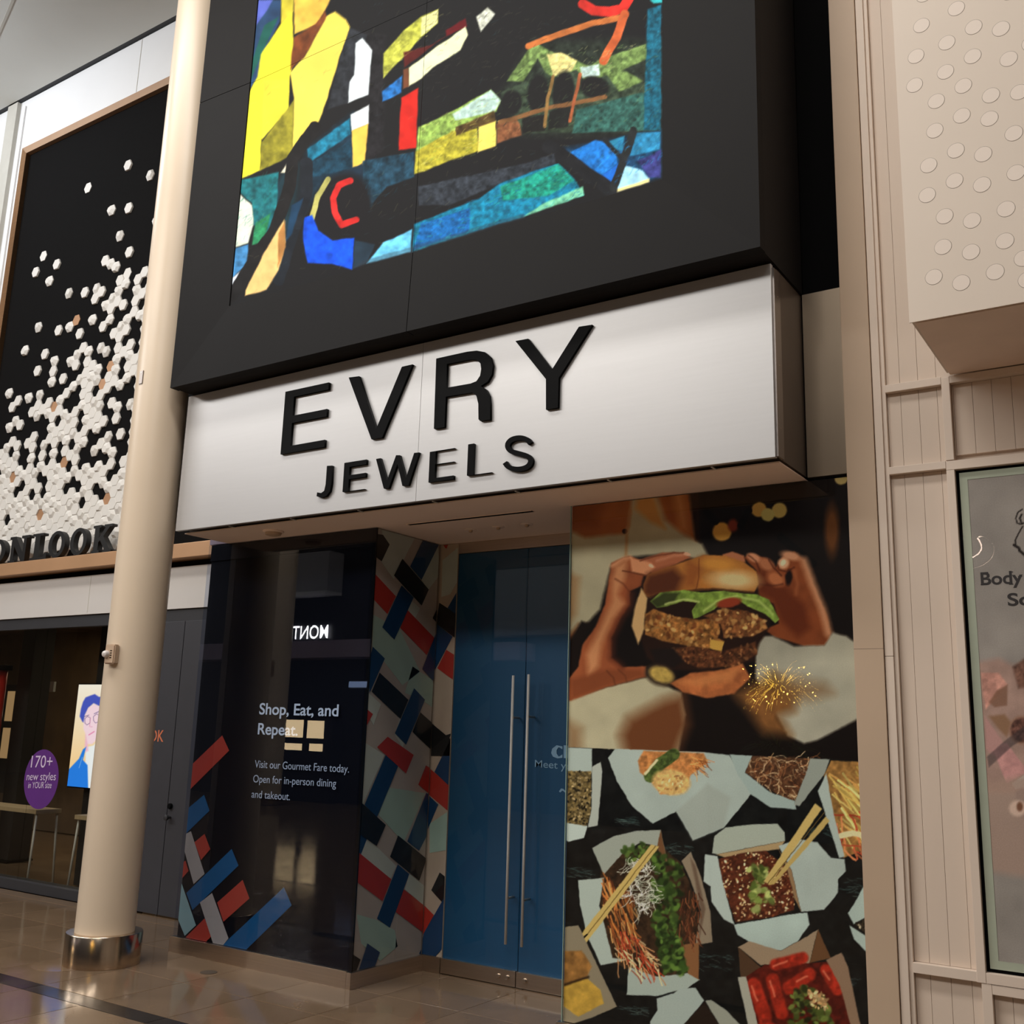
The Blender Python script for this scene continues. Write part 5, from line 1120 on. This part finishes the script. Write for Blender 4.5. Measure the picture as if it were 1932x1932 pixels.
def paint_food(sh):
    G = (162, 176, 168)
    def P_(pts, c, soft=0.9, tex=None, al=1): sh.poly(zf(pts), c, soft, al, tex)
    def K(pts, wd, c, soft=0.8, al=1, tex=None): sh.stroke(zf(pts), wd/3.167, c, soft, al, tex)
    top = [(0, 26), (1900, 116), (1900, 1800), (0, 1800)]
    P_(top, (23, 24, 23), 0.6, (16, 0.4))
    for x, y, wd, ht in ((400, 470, 110, 50), (700, 640, 150, 60), (940, 1310, 220, 90), (1560, 530, 140, 50), (1760, 870, 160, 110), (120, 780, 120, 60), (1700, 1430, 130, 50), (440, 1600, 160, 50)):
        sh.strands(zf([(x-wd/2, y-ht/2), (x+wd/2, y-ht/2), (x+wd/2, y+ht/2), (x-wd/2, y+ht/2)]), 26, 14, 1.2, [(70, 100, 96), (52, 74, 72), (96, 116, 108)], 0.15, 0.3, 0.2, 0.55)
    # left column of boxes
    P_([(40, 30), (212, 38), (212, 182), (40, 172)], G); rb = [(40, 172), (208, 175), (202, 430), (182, 502), (40, 486)]; P_(rb, (112, 96, 58), tex=(4, 0.5)); sh.dots(zf(rb), 150, 1.6, [(170, 150, 104), (40, 34, 22), (140, 118, 70)], 0.9)
    P_([(212, 150), (262, 118), (274, 180), (246, 500), (188, 512), (208, 400)], (166, 174, 164)); P_([(40, 480), (185, 502), (165, 572), (72, 596), (40, 580)], (178, 192, 184))
    # round plate with rolls
    P_([(308, 95), (350, 40), (500, 46), (880, 60), (1032, 78), (1164, 310), (1000, 512), (815, 588), (715, 415), (575, 487), (450, 382), (360, 232)], (160, 174, 166), tex=(60, 0.05)); P_([(715, 412), (900, 250), (1040, 330), (1000, 512), (815, 588)], (150, 158, 148), 4, al=0.6)
    P_([(485, 112), (520, 52), (700, 58), (880, 66), (905, 120), (800, 200), (780, 255), (700, 312), (620, 312), (570, 242), (500, 182)], (186, 124, 66), 1.5, (7, 0.3)); K([(560, 205), (620, 130), (700, 75)], 74, (78, 96, 44), 1.2, 1, (6, 0.4)); K([(530, 190), (600, 110)], 16, (206, 196, 150), 1)
    (a, b_), = zf([(685, 240)]); sh.ell(a, b_, 36, 24, (206, 168, 100), 0.15, 0.12, 1, (6, 0.2)); sh.dots(zf([(600, 200), (760, 190), (760, 300), (610, 300)]), 30, 1.8, [(226, 200, 140), (170, 120, 66)], 0.8)
    sh.strands(zf([(790, 80), (900, 85), (880, 170), (790, 190)]), 34, 16, 1.3, [(196, 120, 56), (140, 76, 36), (210, 160, 90)], 0.6, 0.6)
    # noodle box, top right
    nb = [(1165, 82), (1515, 98), (1505, 160), (1430, 335), (1390, 352), (1270, 282), (1128, 182)]
    P_(nb, (92, 60, 38), 1, (6, 0.4)); sh.strands(zf(nb), 130, 20, 1.3, [(176, 140, 96), (150, 96, 56), (70, 40, 24), (196, 170, 130)], 0.7, 1.4, 0.7)
    P_([(1035, 74), (1168, 82), (1126, 182), (1280, 302), (1425, 352), (1432, 402), (1280, 392), (1160, 312), (1080, 190)], (150, 168, 162)); P_([(1515, 98), (1632, 104), (1602, 192), (1450, 384), (1420, 372), (1500, 160)], (142, 150, 140))
    # fries
    fr_ = [(1598, 200), (1640, 112), (1900, 120), (1900, 620), (1715, 692), (1655, 450)]
    P_(fr_, (150, 110, 56), 1, (9, 0.3)); sh.strands(zf([(1610, 180), (1900, 130), (1900, 500), (1690, 520)]), 60, 60, 3.6, [(214, 196, 110), (196, 168, 84), (176, 136, 70)], 0.75, 0.3, 0.1); sh.strands(zf([(1650, 430), (1900, 400), (1900, 640), (1715, 690)]), 30, 30, 3.4, [(186, 84, 50), (204, 120, 72), (160, 60, 36)], 0.9, 0.8, 0.3); K([(1700, 560), (1770, 545), (1850, 560)], 34, (214, 196, 150), 1)
    P_([(1562, 292), (1612, 188), (1660, 450), (1722, 684), (1690, 694)], G)
    # big noodle box, left centre
    bx_ = [(270, 740), (400, 660), (600, 600), (740, 720), (800, 850), (860, 1100), (852, 1200), (745, 1212), (785, 1385), (640, 1412), (440, 1372), (340, 1312), (280, 1080), (250, 900)]
    P_(bx_, (62, 44, 28), 1.5, (8, 0.4))
    P_([(213, 632), (340, 562), (470, 532), (622, 524), (662, 722), (640, 732), (602, 622), (500, 602), (400, 660), (282, 792)], (152, 160, 148)); P_([(602, 622), (622, 524), (662, 722), (640, 732)], (120, 82, 50)); P_([(128, 826), (282, 812), (256, 980), (300, 1150), (335, 1290), (425, 1302), (265, 1334), (180, 1150), (140, 970)], (166, 180, 170))
    P_([(748, 712), (802, 655), (862, 800), (918, 1010), (932, 1196), (830, 1212), (862, 1000), (802, 830)], (142, 128, 106)); P_([(800, 690), (830, 740), (890, 1000), (850, 1190), (860, 1000)], (112, 92, 74), 2); P_([(430, 1342), (600, 1402), (790, 1380), (855, 1420), (780, 1472), (600, 1517), (420, 1512)], (160, 174, 164)); P_([(745, 1212), (852, 1200), (850, 1420), (785, 1385)], (140, 96, 58))
    sh.strands(zf([(275, 780), (440, 860), (480, 1180), (330, 1180), (255, 930)]), 90, 34, 2.6, [(190, 116, 52), (150, 82, 36), (206, 150, 84), (96, 50, 26)], 1.25, 0.25, 0.15)
    sh.dots(zf([(580, 640), (760, 740), (720, 1000), (760, 1380), (640, 1390), (560, 1000)]), 220, 4.2, [(52, 78, 30), (34, 50, 20), (86, 118, 46), (66, 92, 38)], 0.9); sh.dots(zf([(380, 640), (540, 600), (560, 700), (420, 740)]), 40, 3.0, [(60, 84, 34), (96, 124, 52)], 0.9)
    sh.strands(zf([(740, 800), (850, 900), (850, 1190), (730, 1190)]), 60, 22, 2.0, [(112, 62, 36), (70, 36, 22), (140, 84, 50)], 1.4, 0.5, 0.3)
    sh.strands(zf([(410, 680), (560, 700), (590, 960), (500, 1020), (420, 900)]), 150, 22, 1.2, [(206, 210, 190), (226, 228, 210), (160, 166, 146)], 1.2, 1.4, 0.9)
    sh.strands(zf([(330, 1100), (480, 1150), (640, 1400), (450, 1370), (350, 1300)]), 80, 26, 2.2, [(196, 84, 46), (176, 60, 34), (206, 150, 96), (214, 190, 140)], 1.0, 0.5, 0.3)
    sh.dots(zf([(580, 1000), (740, 1200), (770, 1380), (660, 1390)]), 90, 4, [(60, 90, 34), (96, 130, 52), (40, 60, 24)], 0.9)
    P_([(88, 1222), (565, 612), (612, 625), (134, 1258)], (196, 172, 98)); K([(120, 1232), (590, 622)], 5, (120, 96, 46), 0.6); K([(160, 1170), (182, 1150)], 12, (30, 22, 14), 0.5)
    # rice box, right centre
    P_([(930, 664), (942, 562), (1010, 512), (1180, 490), (1320, 488), (1362, 540), (1366, 592), (1100, 642), (960, 672)], (160, 170, 156)); P_([(955, 672), (1366, 592), (1330, 640), (1010, 690)], (170, 146, 104), 1)
    rf = [(965, 700), (1100, 664), (1250, 650), (1372, 742), (1422, 932), (1420, 1002), (1300, 1042), (1070, 1078), (1000, 872)]
    P_(rf, (92, 44, 26), 1, (6, 0.4)); sh.dots(zf(rf), 260, 1.5, [(206, 172, 118), (120, 66, 36), (160, 100, 60), (226, 200, 150)], 0.9); sh.dots(zf([(1140, 720), (1240, 740), (1300, 960), (1180, 1020), (1150, 860)]), 60, 4.2, [(120, 140, 62), (170, 180, 104), (84, 104, 40)], 0.9)
    P_([(888, 672), (962, 682), (992, 832), (1062, 1092), (1000, 1062), (925, 952), (920, 862), (878, 832)], (170, 184, 176)); P_([(1328, 622), (1440, 578), (1560, 600), (1640, 692), (1722, 700), (1728, 772), (1682, 820), (1682, 902), (1600, 1002), (1462, 1014), (1402, 762)], (164, 178, 170), tex=(50, 0.06)); P_([(1402, 762), (1328, 640), (1372, 742), (1425, 940), (1462, 1014)], (150, 120, 84), 1); P_([(1060, 1092), (1400, 1030), (1498, 1018), (1512, 1090), (1440, 1192), (1340, 1247), (1200, 1222), (1080, 1152)], (164, 182, 174), tex=(60, 0.06))
    P_([(1238, 832), (1545, 366), (1586, 398), (1272, 854)], (194, 170, 100)); P_([(1268, 854), (1608, 444), (1632, 472), (1300, 852)], (184, 160, 92)); K([(1262, 846), (1600, 420)], 5, (110, 88, 44), 0.6)
    # wings tray
    P_([(1085, 1226), (1150, 1190), (1340, 1248), (1500, 1160), (1562, 1120), (1540, 1200), (1512, 1322), (1220, 1332)], (152, 132, 106)); P_([(1085, 1226), (1252, 1372), (1100, 1412)], (86, 62, 42)); P_([(1562, 1120), (1512, 1322), (1640, 1290)], (110, 76, 46))
    wg = [(1130, 1402), (1240, 1332), (1512, 1322), (1622, 1312), (1722, 1500), (1790, 1800), (1220, 1800)]
    P_(wg, (92, 26, 16), 1, (10, 0.35))
    for a, b_, wd in (((1180, 1450), (1245, 1640), 84), ((1290, 1420), (1345, 1620), 76), ((1510, 1390), (1390, 1470), 80), ((1310, 1330), (1470, 1290), 70), ((1610, 1360), (1680, 1480), 70), ((1250, 1700), (1330, 1760), 90)):
        K([a, b_], wd, (168, 44, 24), 2.5, 1, (9, 0.25)); K([(a[0]-14, a[1]+10), ((a[0]+b_[0])/2-14, (a[1]+b_[1])/2)], 12, (226, 130, 96), 1.6, 0.7)
    gp = [(1400, 1500), (1480, 1460), (1600, 1500), (1660, 1620), (1640, 1800), (1400, 1800)]; sh.dots(zf(gp), 120, 4.2, [(70, 82, 32), (44, 50, 20), (104, 120, 52)], 0.95); sh.dots(zf([(1500, 1480), (1600, 1500), (1640, 1600), (1540, 1600)]), 50, 2.4, [(206, 176, 122), (180, 140, 90)], 0.95)
    P_([(1612, 1302), (1702, 1258), (1742, 1342), (1840, 1800), (1790, 1800), (1690, 1450)], (142, 116, 92), 1.2); P_([(1083, 1406), (1132, 1400), (1230, 1800), (1170, 1800)], (164, 164, 148))
    # partial boxes at the edges
    P_([(1742, 1022), (1800, 930), (1850, 828), (1900, 900), (1900, 1020), (1775, 1088)], (160, 178, 170)); P_([(1750, 1096), (1900, 1190), (1900, 1300), (1780, 1182)], (160, 178, 170)); sp2 = [(1782, 1086), (1900, 1030), (1900, 1190)]; P_(sp2, (60, 50, 36)); sh.dots(zf(sp2), 40, 1.6, [(190, 180, 150), (30, 26, 20)], 0.9)
    P_([(30, 1110), (130, 1094), (362, 1582), (200, 1652), (30, 1700)], (140, 130, 106)); P_([(30, 1250), (150, 1245), (212, 1340), (182, 1402), (30, 1460)], (152, 108, 52), 2, (12, 0.25)); P_([(30, 1450), (182, 1412), (262, 1482), (284, 1562), (130, 1642), (30, 1570)], (188, 152, 58), 1.5, (14, 0.15)); K([(40, 1452), (190, 1405)], 14, (60, 40, 20), 2)
    P_([(560, 1800), (560, 1670), (602, 1602), (598, 1532), (700, 1502), (742, 1470), (832, 1470), (882, 1546), (760, 1690), (720, 1800)], (160, 174, 166)); P_([(888, 1546), (922, 1540), (1012, 1602), (1110, 1700), (1130, 1800), (1040, 1800)], (150, 154, 140)); P_([(760, 1690), (885, 1550), (1040, 1800), (720, 1800)], (44, 32, 24))
sh = Sheet(QX0+0.002, QX1, 0.071, ZS-0.005, 400, 690, lambda u, v: np.stack([u, np.full_like(u, YP+0.0145), v], -1))
paint_burger(sh); paint_food(sh)
sh.build('print', 'ink', fp, gain=1.75, gam=1.15, sat=0.84)

# ================================================================== RIGHT SIDE
tp1 = box('trim_2', -1.425, -1.283, 5.19, 5.3, 0, 9.08, 'tan_pillar', bevel=0.003)
tag(tp1, 'flat tan pilaster strip between the poster and the panelled wall', 'pilaster', kind='structure')
box('joint', -1.4251, -1.2829, 5.1897, 5.2, 2.055, 2.0565, 'sign_side', tp1)
YW, YR = 5.235, 5.2
wr2 = box('wall_right', -1.283, 6.9, YW+0.02, 5.5, 0, 9.08, 'board')
tag(wr2, 'cream tongue and groove panelled wall at the right', 'wall', kind='structure')
def rail(x0, x1, z0, z1, n='rail', y=YR): return box(n, x0, x1, y, YW+0.02, z0, z1, 'trim_cream', wr2, bevel=0.0025)
rail(-1.28, -1.24, 2.02, 9.05, 'post'); rail(-1.28, -1.24, 0.0, 2.018, 'post'); rail(-1.2395, -1.22, 0.0, 9.05, 'post_inner', YR+0.012)
rail(-1.2195, -0.951, 3.352, 3.392); rail(-1.2195, -0.952, 2.922, 2.96); rail(-1.2195, -0.935, 0.593, 0.636)
rail(-0.95, -0.912, 2.962, 3.387, 'post'); rail(-0.911, 2.5, 3.352, 3.389); rail(-0.9335, -0.892, 0.0, 0.592, 'post'); rail(-0.891, 2.5, 0.55, 0.59)
PB = 0.0872; bmesh_cache = {}
def boards(x0, x1, z0, z1, first):
    e = [x0]+[x for x in [first+PB*k for k in range(-3, 60)] if x0+0.006 < x < x1-0.006]+[x1]
    for a, b_ in zip(e[:-1], e[1:]):
        key = (round(b_-a, 4), round(z1-z0, 4)); c = ((a+b_)/2, YW+0.01, (z0+z1)/2)
        if key in bmesh_cache:
            o = bpy.data.objects.new('board', bmesh_cache[key]); o.location = place(wr2, c); link(o, wr2)
        else:
            o = box('board', a+0.0006, b_-0.0006, YW, YW+0.019, z0, z1, 'board', wr2, bevel=0.0015); bmesh_cache[key] = o.data
boards(-1.219, 1.4, 3.393, 6.3, -1.153); boards(-1.219, -0.951, 2.961, 3.351, -1.153); boards(-0.911, 1.2, 2.99, 3.351, -0.816)
boards(-1.219, -0.951, 0.637, 2.921, -1.153); boards(-1.219, -0.935, 0.02, 0.592, -1.153); boards(-0.891, 1.2, 0.02, 0.549, -0.816)
# bevelled display window with poster
dw = thing('display_window', (-0.3, 5.2, 0.59), 'cream framed display window with grey body care poster at the right edge', 'window')
box('frame_head', -0.95, 1.3, YR-0.003, YW+0.03, 2.912, 2.957, 'trim_cream', dw, bevel=0.0025)
box('frame_stile', -0.95, -0.913, YR-0.003, YW+0.03, 0.592, 2.911, 'trim_cream', dw, bevel=0.0025)
box('frame_sill', -0.912, 1.3, YR-0.003, YW+0.03, 0.592, 0.636, 'trim_cream', dw, bevel=0.0025)
box('frame_stile', 1.26, 1.3, YR-0.003, YW+0.03, 0.637, 2.911, 'trim_cream', dw, bevel=0.0025)
box('rebate', -0.912, 1.259, YW-0.006, YW+0.02, 0.637, 2.911, 'black', dw)
GX0, GX1, GZ0, GZ1 = -0.897, 1.245, 0.652, 2.897; bv = 0.036; yg = YW-0.014
for nm, pts in (('bevel_left', [(GX0, GZ0), (GX0+bv, GZ0+bv), (GX0+bv, GZ1-bv), (GX0, GZ1)]), ('bevel_top', [(GX0, GZ1), (GX0+bv, GZ1-bv), (GX1-bv, GZ1-bv), (GX1, GZ1)]), ('bevel_bottom', [(GX0, GZ0), (GX1, GZ0), (GX1-bv, GZ0+bv), (GX0+bv, GZ0+bv)]), ('bevel_right', [(GX1, GZ0), (GX1, GZ1), (GX1-bv, GZ1-bv), (GX1-bv, GZ0+bv)])):
    quad_prism(nm, pts, yg, yg+0.006, 'mirror_bevel', dw)
box('glass_pane', GX0+bv, GX1-bv, yg-0.004, yg-0.001, GZ0+bv, GZ1-bv, 'pane', dw)
sh = Sheet(GX0+bv, GX1-bv, GZ0+bv, GZ1-bv, 500, 420, lambda u, v: np.stack([u, np.full_like(u, yg+0.002), v], -1))
n1 = sh.noise(sh.P, 60)[:, None]; sh.col = np.array([146, 140, 134])*(0.9+0.2*n1)
zr = lambda pts: zc(1780, 1180, 5.37, pts)
sh.poly(zr([(300, 380), (560, 330), (700, 400), (1200, 380), (1200, 1000), (1200, 1700), (400, 1700), (360, 900)]), (168, 138, 126), 6, 0.9, (30, 0.15))
sh.poly(zr([(380, 480), (560, 480), (650, 600), (560, 700), (430, 850), (400, 700)]), (186, 136, 122), 2, 0.9, (12, 0.3)); sh.poly(zr([(540, 660), (650, 600), (645, 810), (520, 830), (460, 780)]), (126, 92, 74), 2, 0.8)
sh.poly(zr([(420, 920), (640, 1230), (500, 1330), (430, 1250)]), (180, 140, 134), 2); sh.poly(zr([(460, 920), (620, 900), (700, 1000), (640, 1130), (560, 1050)]), (140, 108, 84), 3)
sh.poly(zr([(500, 1260), (640, 1190), (860, 1480), (640, 1600)]), (196, 146, 142), 1.5, 1, (14, 0.15)); sh.poly(zr([(690, 1600), (830, 1510), (900, 1540), (900, 1620), (730, 1660)]), (186, 182, 176), 1)
sh.poly(zr([(700, 420), (830, 330), (1000, 380), (1000, 600), (760, 640)]), (104, 74, 62), 3, 0.9, (8, 0.5)); (a, b_), = zr([(790, 1060)]); sh.ell(a, b_, 24, 27, (150, 116, 98), 0, 0.1); sh.ell(a, b_, 20, 23, (96, 66, 58), 0, 0.1, 1, (5, 0.5))
sh.poly(zr([(730, 1680), (1200, 1500), (1200, 2200), (740, 1900)]), (96, 92, 100), 3, 0.8); sh.poly([(1830, 1480), (1960, 1460), (1960, 1660), (1840, 1640)], (166, 140, 126), 8, 0.8); sh.ell(1920, 1525, 16, 15, (206, 180, 164), 0, 0.2); sh.ell(1924, 1522, 6, 9, (120, 84, 66), 0, 0.3)
sh.poly(zr([(440, 1330), (620, 1170), (830, 1010), (1100, 860), (1100, 980), (700, 1220), (460, 1440)]), (64, 56, 58), 1.5, 0.55)
zw = lambda pts: zc(1760, 840, 5.367, pts)
for pts, wd in (([(905, 650), (860, 680), (840, 740), (855, 790), (895, 800), (940, 780)], 3), ([(910, 820), (870, 890), (835, 960), (840, 1000)], 3), ([(820, 1010), (870, 1040), (880, 1070), (930, 1110)], 6), ([(900, 700), (880, 740), (900, 790)], 4)):
    sh.stroke(zw(pts), wd*0.9, (40, 34, 32), 0.6)
sh.build('print', 'ink', dw, gain=1.25)
for s_, xa, xb, yb, cap in (('Body', 488, 915, 1415, 125), ('So', 760, 1010, 1625, 125)):
    A, B, Cc = oy(1760+xa/5.367, 840+yb/5.367, yg), oy(1760+xb/5.367, 840+(yb-12)/5.367, yg), oy(1760+xa/5.367, 840+(yb-cap)/5.367, yg)
    text_plate('lettering', s_, A[0], B[0], A[2], Cc[2]-A[2], yg+0.0015, 'black_ink', dw, bold=0.024)
def serif(px0, px1, py):
    A, B = oy(1760+px0/5.367, 840+py/5.367, yg), oy(1760+px1/5.367, 840+py/5.367, yg); box('lettering', A[0], B[0], yg+0.0012, yg+0.0018, A[2]-0.0022, A[2]+0.0022, 'black_ink', dw)
for q in ((484, 560, 1292), (484, 560, 1412), (770, 812, 1285), (770, 815, 1408), (862, 905, 1330)): serif(*q)
# projecting bulkhead with round studs
YX = 4.425
bk = thing('bulkhead_box', (0.3, 4.8, 3.39), 'cream bulkhead box dotted with raised discs at the upper right', 'box')
box('box_shell', -0.92, 2.4, YX+0.006, 5.198, 3.405, 7.2, 'box_cream', bk)
box('front_sheet', -0.922, 2.4, YX, YX+0.006, 3.39, 7.2, 'box_cream', bk)
box('underside', -0.905, 2.4, YX+0.03, 5.198, 3.393, 3.404, 'box_under', bk)
dm = None
dl = [(658, 52), (446, 155), (763, 165), (929, 175), (600, 260), (413, 342), (757, 342), (976, 358), (592, 437), (404, 518), (700, 522), (868, 580), (1040, 560), (536, 615), (691, 703), (859, 721), (527, 794), (1007, 810), (655, 915), (821, 937), (490, 1005), (1020, 1049), (647, 1098), (814, 1122), (481, 1186), (587, 1314), (753, 1340), (960, 1270), (577, 1500), (747, 1531), (953, 1464), (1065, 1570), (521, 1683), (688, 1718), (894, 1652), (1110, 262), (462, -30), (980, -45), (1130, 420), (1150, 700), (1170, 930), (1130, 1230), (1190, 1440), (1090, 1700), (1240, 560), (1260, 1090)]
dp_ = [oy(1600+a/3.22, b_/3.22, YX) for a, b_ in dl]; sx_ = 0.62
dp_ += [p+np.array([sx_*k, 0, 1.52*v]) for v in (0, 1) for k in (0, 1, 2, 3) if k+v for p in dp_[:35] if p[0]+sx_*k < 2.3 and p[2]+1.52*v < 7.1]
for p in dp_:
    if dm is None:
        o = lathe('disc', [(0.0345, 0), (0.0345, 0.0006), (0.034, 0.001)], (p[0], YX, p[2]), 'disc_cream', bk, seg=36, axis='y', smooth=False); dm = o.data
        rg = lathe('groove_shade', [(0.0358, 0), (0.0358, 0.0003)], (p[0], YX, p[2]), 'sign_side', o, seg=36, axis='y'); rm_ = rg.data  # dark ring colours in the shaded groove around the disc
    else:
        o = bpy.data.objects.new('disc', dm); o.location = (p[0], YX, p[2]); link(o, bk)
        r2 = bpy.data.objects.new('groove_shade', rm_); COL.objects.link(r2); r2.parent = o

# ================================================================== OPPOSITE SIDE OF THE HALL (seen mirrored in the glass)
YO = -7.0
def mir(px, py, yp=YP, yr=YO): return oy(px, py, 2*yp-yr)
op = box('wall_opposite', -29, 6.5, YO-0.3, YO-0.02, 0, 9.0, 'opp_dark')
tag(op, 'dark shop facade across the hall mirrored in the glass', 'wall', kind='structure')
A, B = mir(540, 1206), mir(720, 1240)
tag(box('trim_4', -24, -12, YO-0.019, YO+0.6, 3.12, 3.5, 'opp_soffit'), 'pale soffit band across the hall mirrored in the dark glass', 'band', kind='structure')
ml = thing('lit_shop_letters', (-17.2, YO+0.02, 3.6), 'glowing white letters MONT across the hall mirrored in the dark glass', 'sign')
A, B = mir(620, 1204), mir(556, 1204)
zt = mir(590, 1180)[2]
text_plate('letter', 'MONT', B[0]-0.06, A[0], A[2], zt-A[2], YO+0.03, 'letters_lit', ml, bold=0.008, flip=True)
CXO = -16.62
c2 = thing('column', (CXO, -5.4, 0), 'second round beige column across the hall mirrored in the dark glass', 'column')
lathe('shaft', [(0.28, 0.0), (0.28, 9.08)], (CXO, -5.4, 0.002), 'column_paint', c2, seg=48)
lathe('base_ring', [(0.34, 0), (0.34, 0.2), (0.28, 0.204)], (CXO, -5.4, 0.001), 'steel_ring', c2, seg=48)
A, B = mir(577, 1052), mir(645, 1124)
bs = thing('fascia_box', ((A[0]+B[0])/2, YO+0.3, B[2]), 'plain pale grey sign box across the hall mirrored in the dark glass', 'sign')
box('fascia', A[0]-0.4, B[0], YO, YO+0.5, B[2]+0.06, A[2], 'opp_grey', bs, bevel=0.01); box('bottom_lip', A[0]-0.4, B[0], YO, YO+0.52, B[2], B[2]+0.06, 'white_box', bs)
A, B = mir(935, 1072, YD), mir(1100, 1197, YD)
pn = thing('pale_hanging_panel', ((A[0]+B[0])/2, YO+0.2, B[2]), 'large pale panel across the hall mirrored in the blue door', 'panel')
box('panel_sheet', A[0], B[0], YO+0.15, YO+0.2, B[2], A[2], 'opp_grey', pn); box('panel_rim', A[0]-0.03, B[0]+0.03, YO-0.02, YO+0.15, B[2]-0.03, A[2]+0.03, 'opp_grey', pn)
vc = thing('display_case', (-17, YO+0.2, 0), 'dark framed case with warm lit panes mirrored in the dark glass', 'cabinet')
A, B = mir(546, 1355), mir(634, 1460); box('case_body', A[0]-0.2, B[0]+0.1, YO-0.018, YO+0.3, 0, A[2]+0.1, 'opp_dark', vc)
for a, b_, c, d in ((548, 1358, 589, 1392), (599, 1360, 628, 1394), (556, 1402, 587, 1416), (602, 1403, 626, 1418)):
    A, B = mir(a, b_), mir(c, d); box('lit_pane', A[0], B[0], YO+0.3, YO+0.31, B[2], A[2], 'warm_case', vc)
A, B = mir(660, 1286), mir(692, 1297)
ss = thing('cool_light_strip', ((A[0]+B[0])/2, YO, B[2]), 'short cool light strip across the hall mirrored in the dark glass', 'lamp')
box('tube', A[0], B[0], YO, YO+0.03, B[2], A[2], 'cool_strip', ss); box('bracket', A[0], B[0], YO-0.02, YO, B[2]-0.02, A[2]+0.02, 'opp_grey', ss)
# halo lit crescents mirrored in the display window
YH = -6.9
def hal(pts): return [(float(q[0]), float(q[2])) for q in (oy(a_, b2, 2*5.22-YH) for a_, b2 in zw(pts))]
cr = [(460, 935), (500, 940), (550, 965), (592, 1010), (606, 1065), (590, 1120), (550, 1165), (490, 1205), (400, 1235), (250, 1250), (250, 1168), (340, 1162), (410, 1145), (470, 1108), (502, 1060), (502, 1015), (485, 970)]
cr2 = [(262, 700), (300, 722), (325, 760), (330, 795), (318, 830), (290, 856), (262, 860), (290, 800), (285, 750)]
Hc = hal([(430, 1250)])[0]
hl = thing('halo_letters', (Hc[0], YH, Hc[1]), 'grey crescent sign shapes with glowing rims mirrored in the display window', 'sign')
for pts in (cr, cr2):
    wp = hal(pts); gx = sum(p_[0] for p_ in wp)/len(wp); gz = sum(p_[1] for p_ in wp)/len(wp)
    o1 = plate('sign_face', [wp], 'y', YH, 0.03, 'opp_grey', hl)
    L_ = ribbon(np.array(wp+[wp[0]]), 0.05)
    plate('glow_rim', [L_], 'y', YH-0.02, 0.012, 'halo', hl)
# lit plant mirrored in the poster
YPl = -1.2
A = mir(1470, 1290, YP, YPl)
pt = thing('lit_planter', (A[0], YPl, 0), 'potted grassy plant strung with warm fairy lights mirrored in the poster glass', 'plant')
lathe('pot', [(0.2, 0), (0.26, 0.45), (0.27, 0.5), (0.24, 0.5)], (A[0], YPl, 0.001), 'pot', pt, seg=28)
tube('stem', [(A[0], YPl, 0.45), (A[0]+0.03, YPl, 1.2), (A[0], YPl, A[2]-0.1)], [0.05, 0.035, 0.025], 'trunk', pt)
pr3 = random.Random(11)
def blades(n, zc_, rad, ln, wd):
    V, Fc = [], []
    for k in range(n):
        th = pr3.random()*6.283; ph = pr3.uniform(-0.3, 1.2); L_ = ln*pr3.uniform(0.6, 1.1); r0 = rad*pr3.random()*0.4
        d = Vector((math.cos(th)*math.cos(ph), math.sin(th)*math.cos(ph), math.sin(ph))); s_ = Vector((-math.sin(th), math.cos(th), 0))*wd
        p = Vector((A[0], YPl, zc_))+Vector((math.cos(th), math.sin(th), 0))*r0; base = len(V)
        for q in range(5):
            k_ = 1-q/4.3; V += [p+s_*k_, p-s_*k_]; p = p+d*L_/4; d = (d+Vector((0, 0, -0.35))).normalized()
        for q in range(4): i = base+q*2; Fc.append((i, i+1, i+3, i+2))
    return V, Fc
V, Fc = blades(260, A[2]-0.1, 0.3, 0.62, 0.012); tag(mesh_obj('grass_leaves', V, Fc, 'leaf', pt), kind='stuff')
V, Fc = blades(220, A[2]-0.75, 0.4, 0.55, 0.02); tag(mesh_obj('lower_leaves', V, Fc, 'leaf', pt), kind='stuff')
V, Fc = blades(110, A[2]-0.05, 0.25, 0.5, 0.004); tag(mesh_obj('glow_strands', V, Fc, 'strand', pt), kind='stuff')  # blades glow by themselves, in place of lamplight falling on them
lv, lfc = [], []
for k in range(60):
    th = pr3.random()*6.283; r0 = 0.42*math.sqrt(pr3.random()); p = Vector((A[0]+r0*math.cos(th), YPl+r0*math.sin(th), A[2]+pr3.uniform(-0.25, 0.22))); s_ = 0.008; b0 = len(lv)
    lv += [p+Vector(q)*s_ for q in ((1, 0, 0), (-1, 0, 0), (0, 1, 0), (0, -1, 0), (0, 0, 1), (0, 0, -1))]
    lfc += [(b0+i, b0+j, b0+k2) for i, j, k2 in ((0, 2, 4), (2, 1, 4), (1, 3, 4), (3, 0, 4), (2, 0, 5), (1, 2, 5), (3, 1, 5), (0, 3, 5))]
tag(mesh_obj('fairy_lights', lv, lfc, 'fairy', pt), kind='stuff')

for o in bpy.data.objects:
    if '_c' in o: del o['_c']
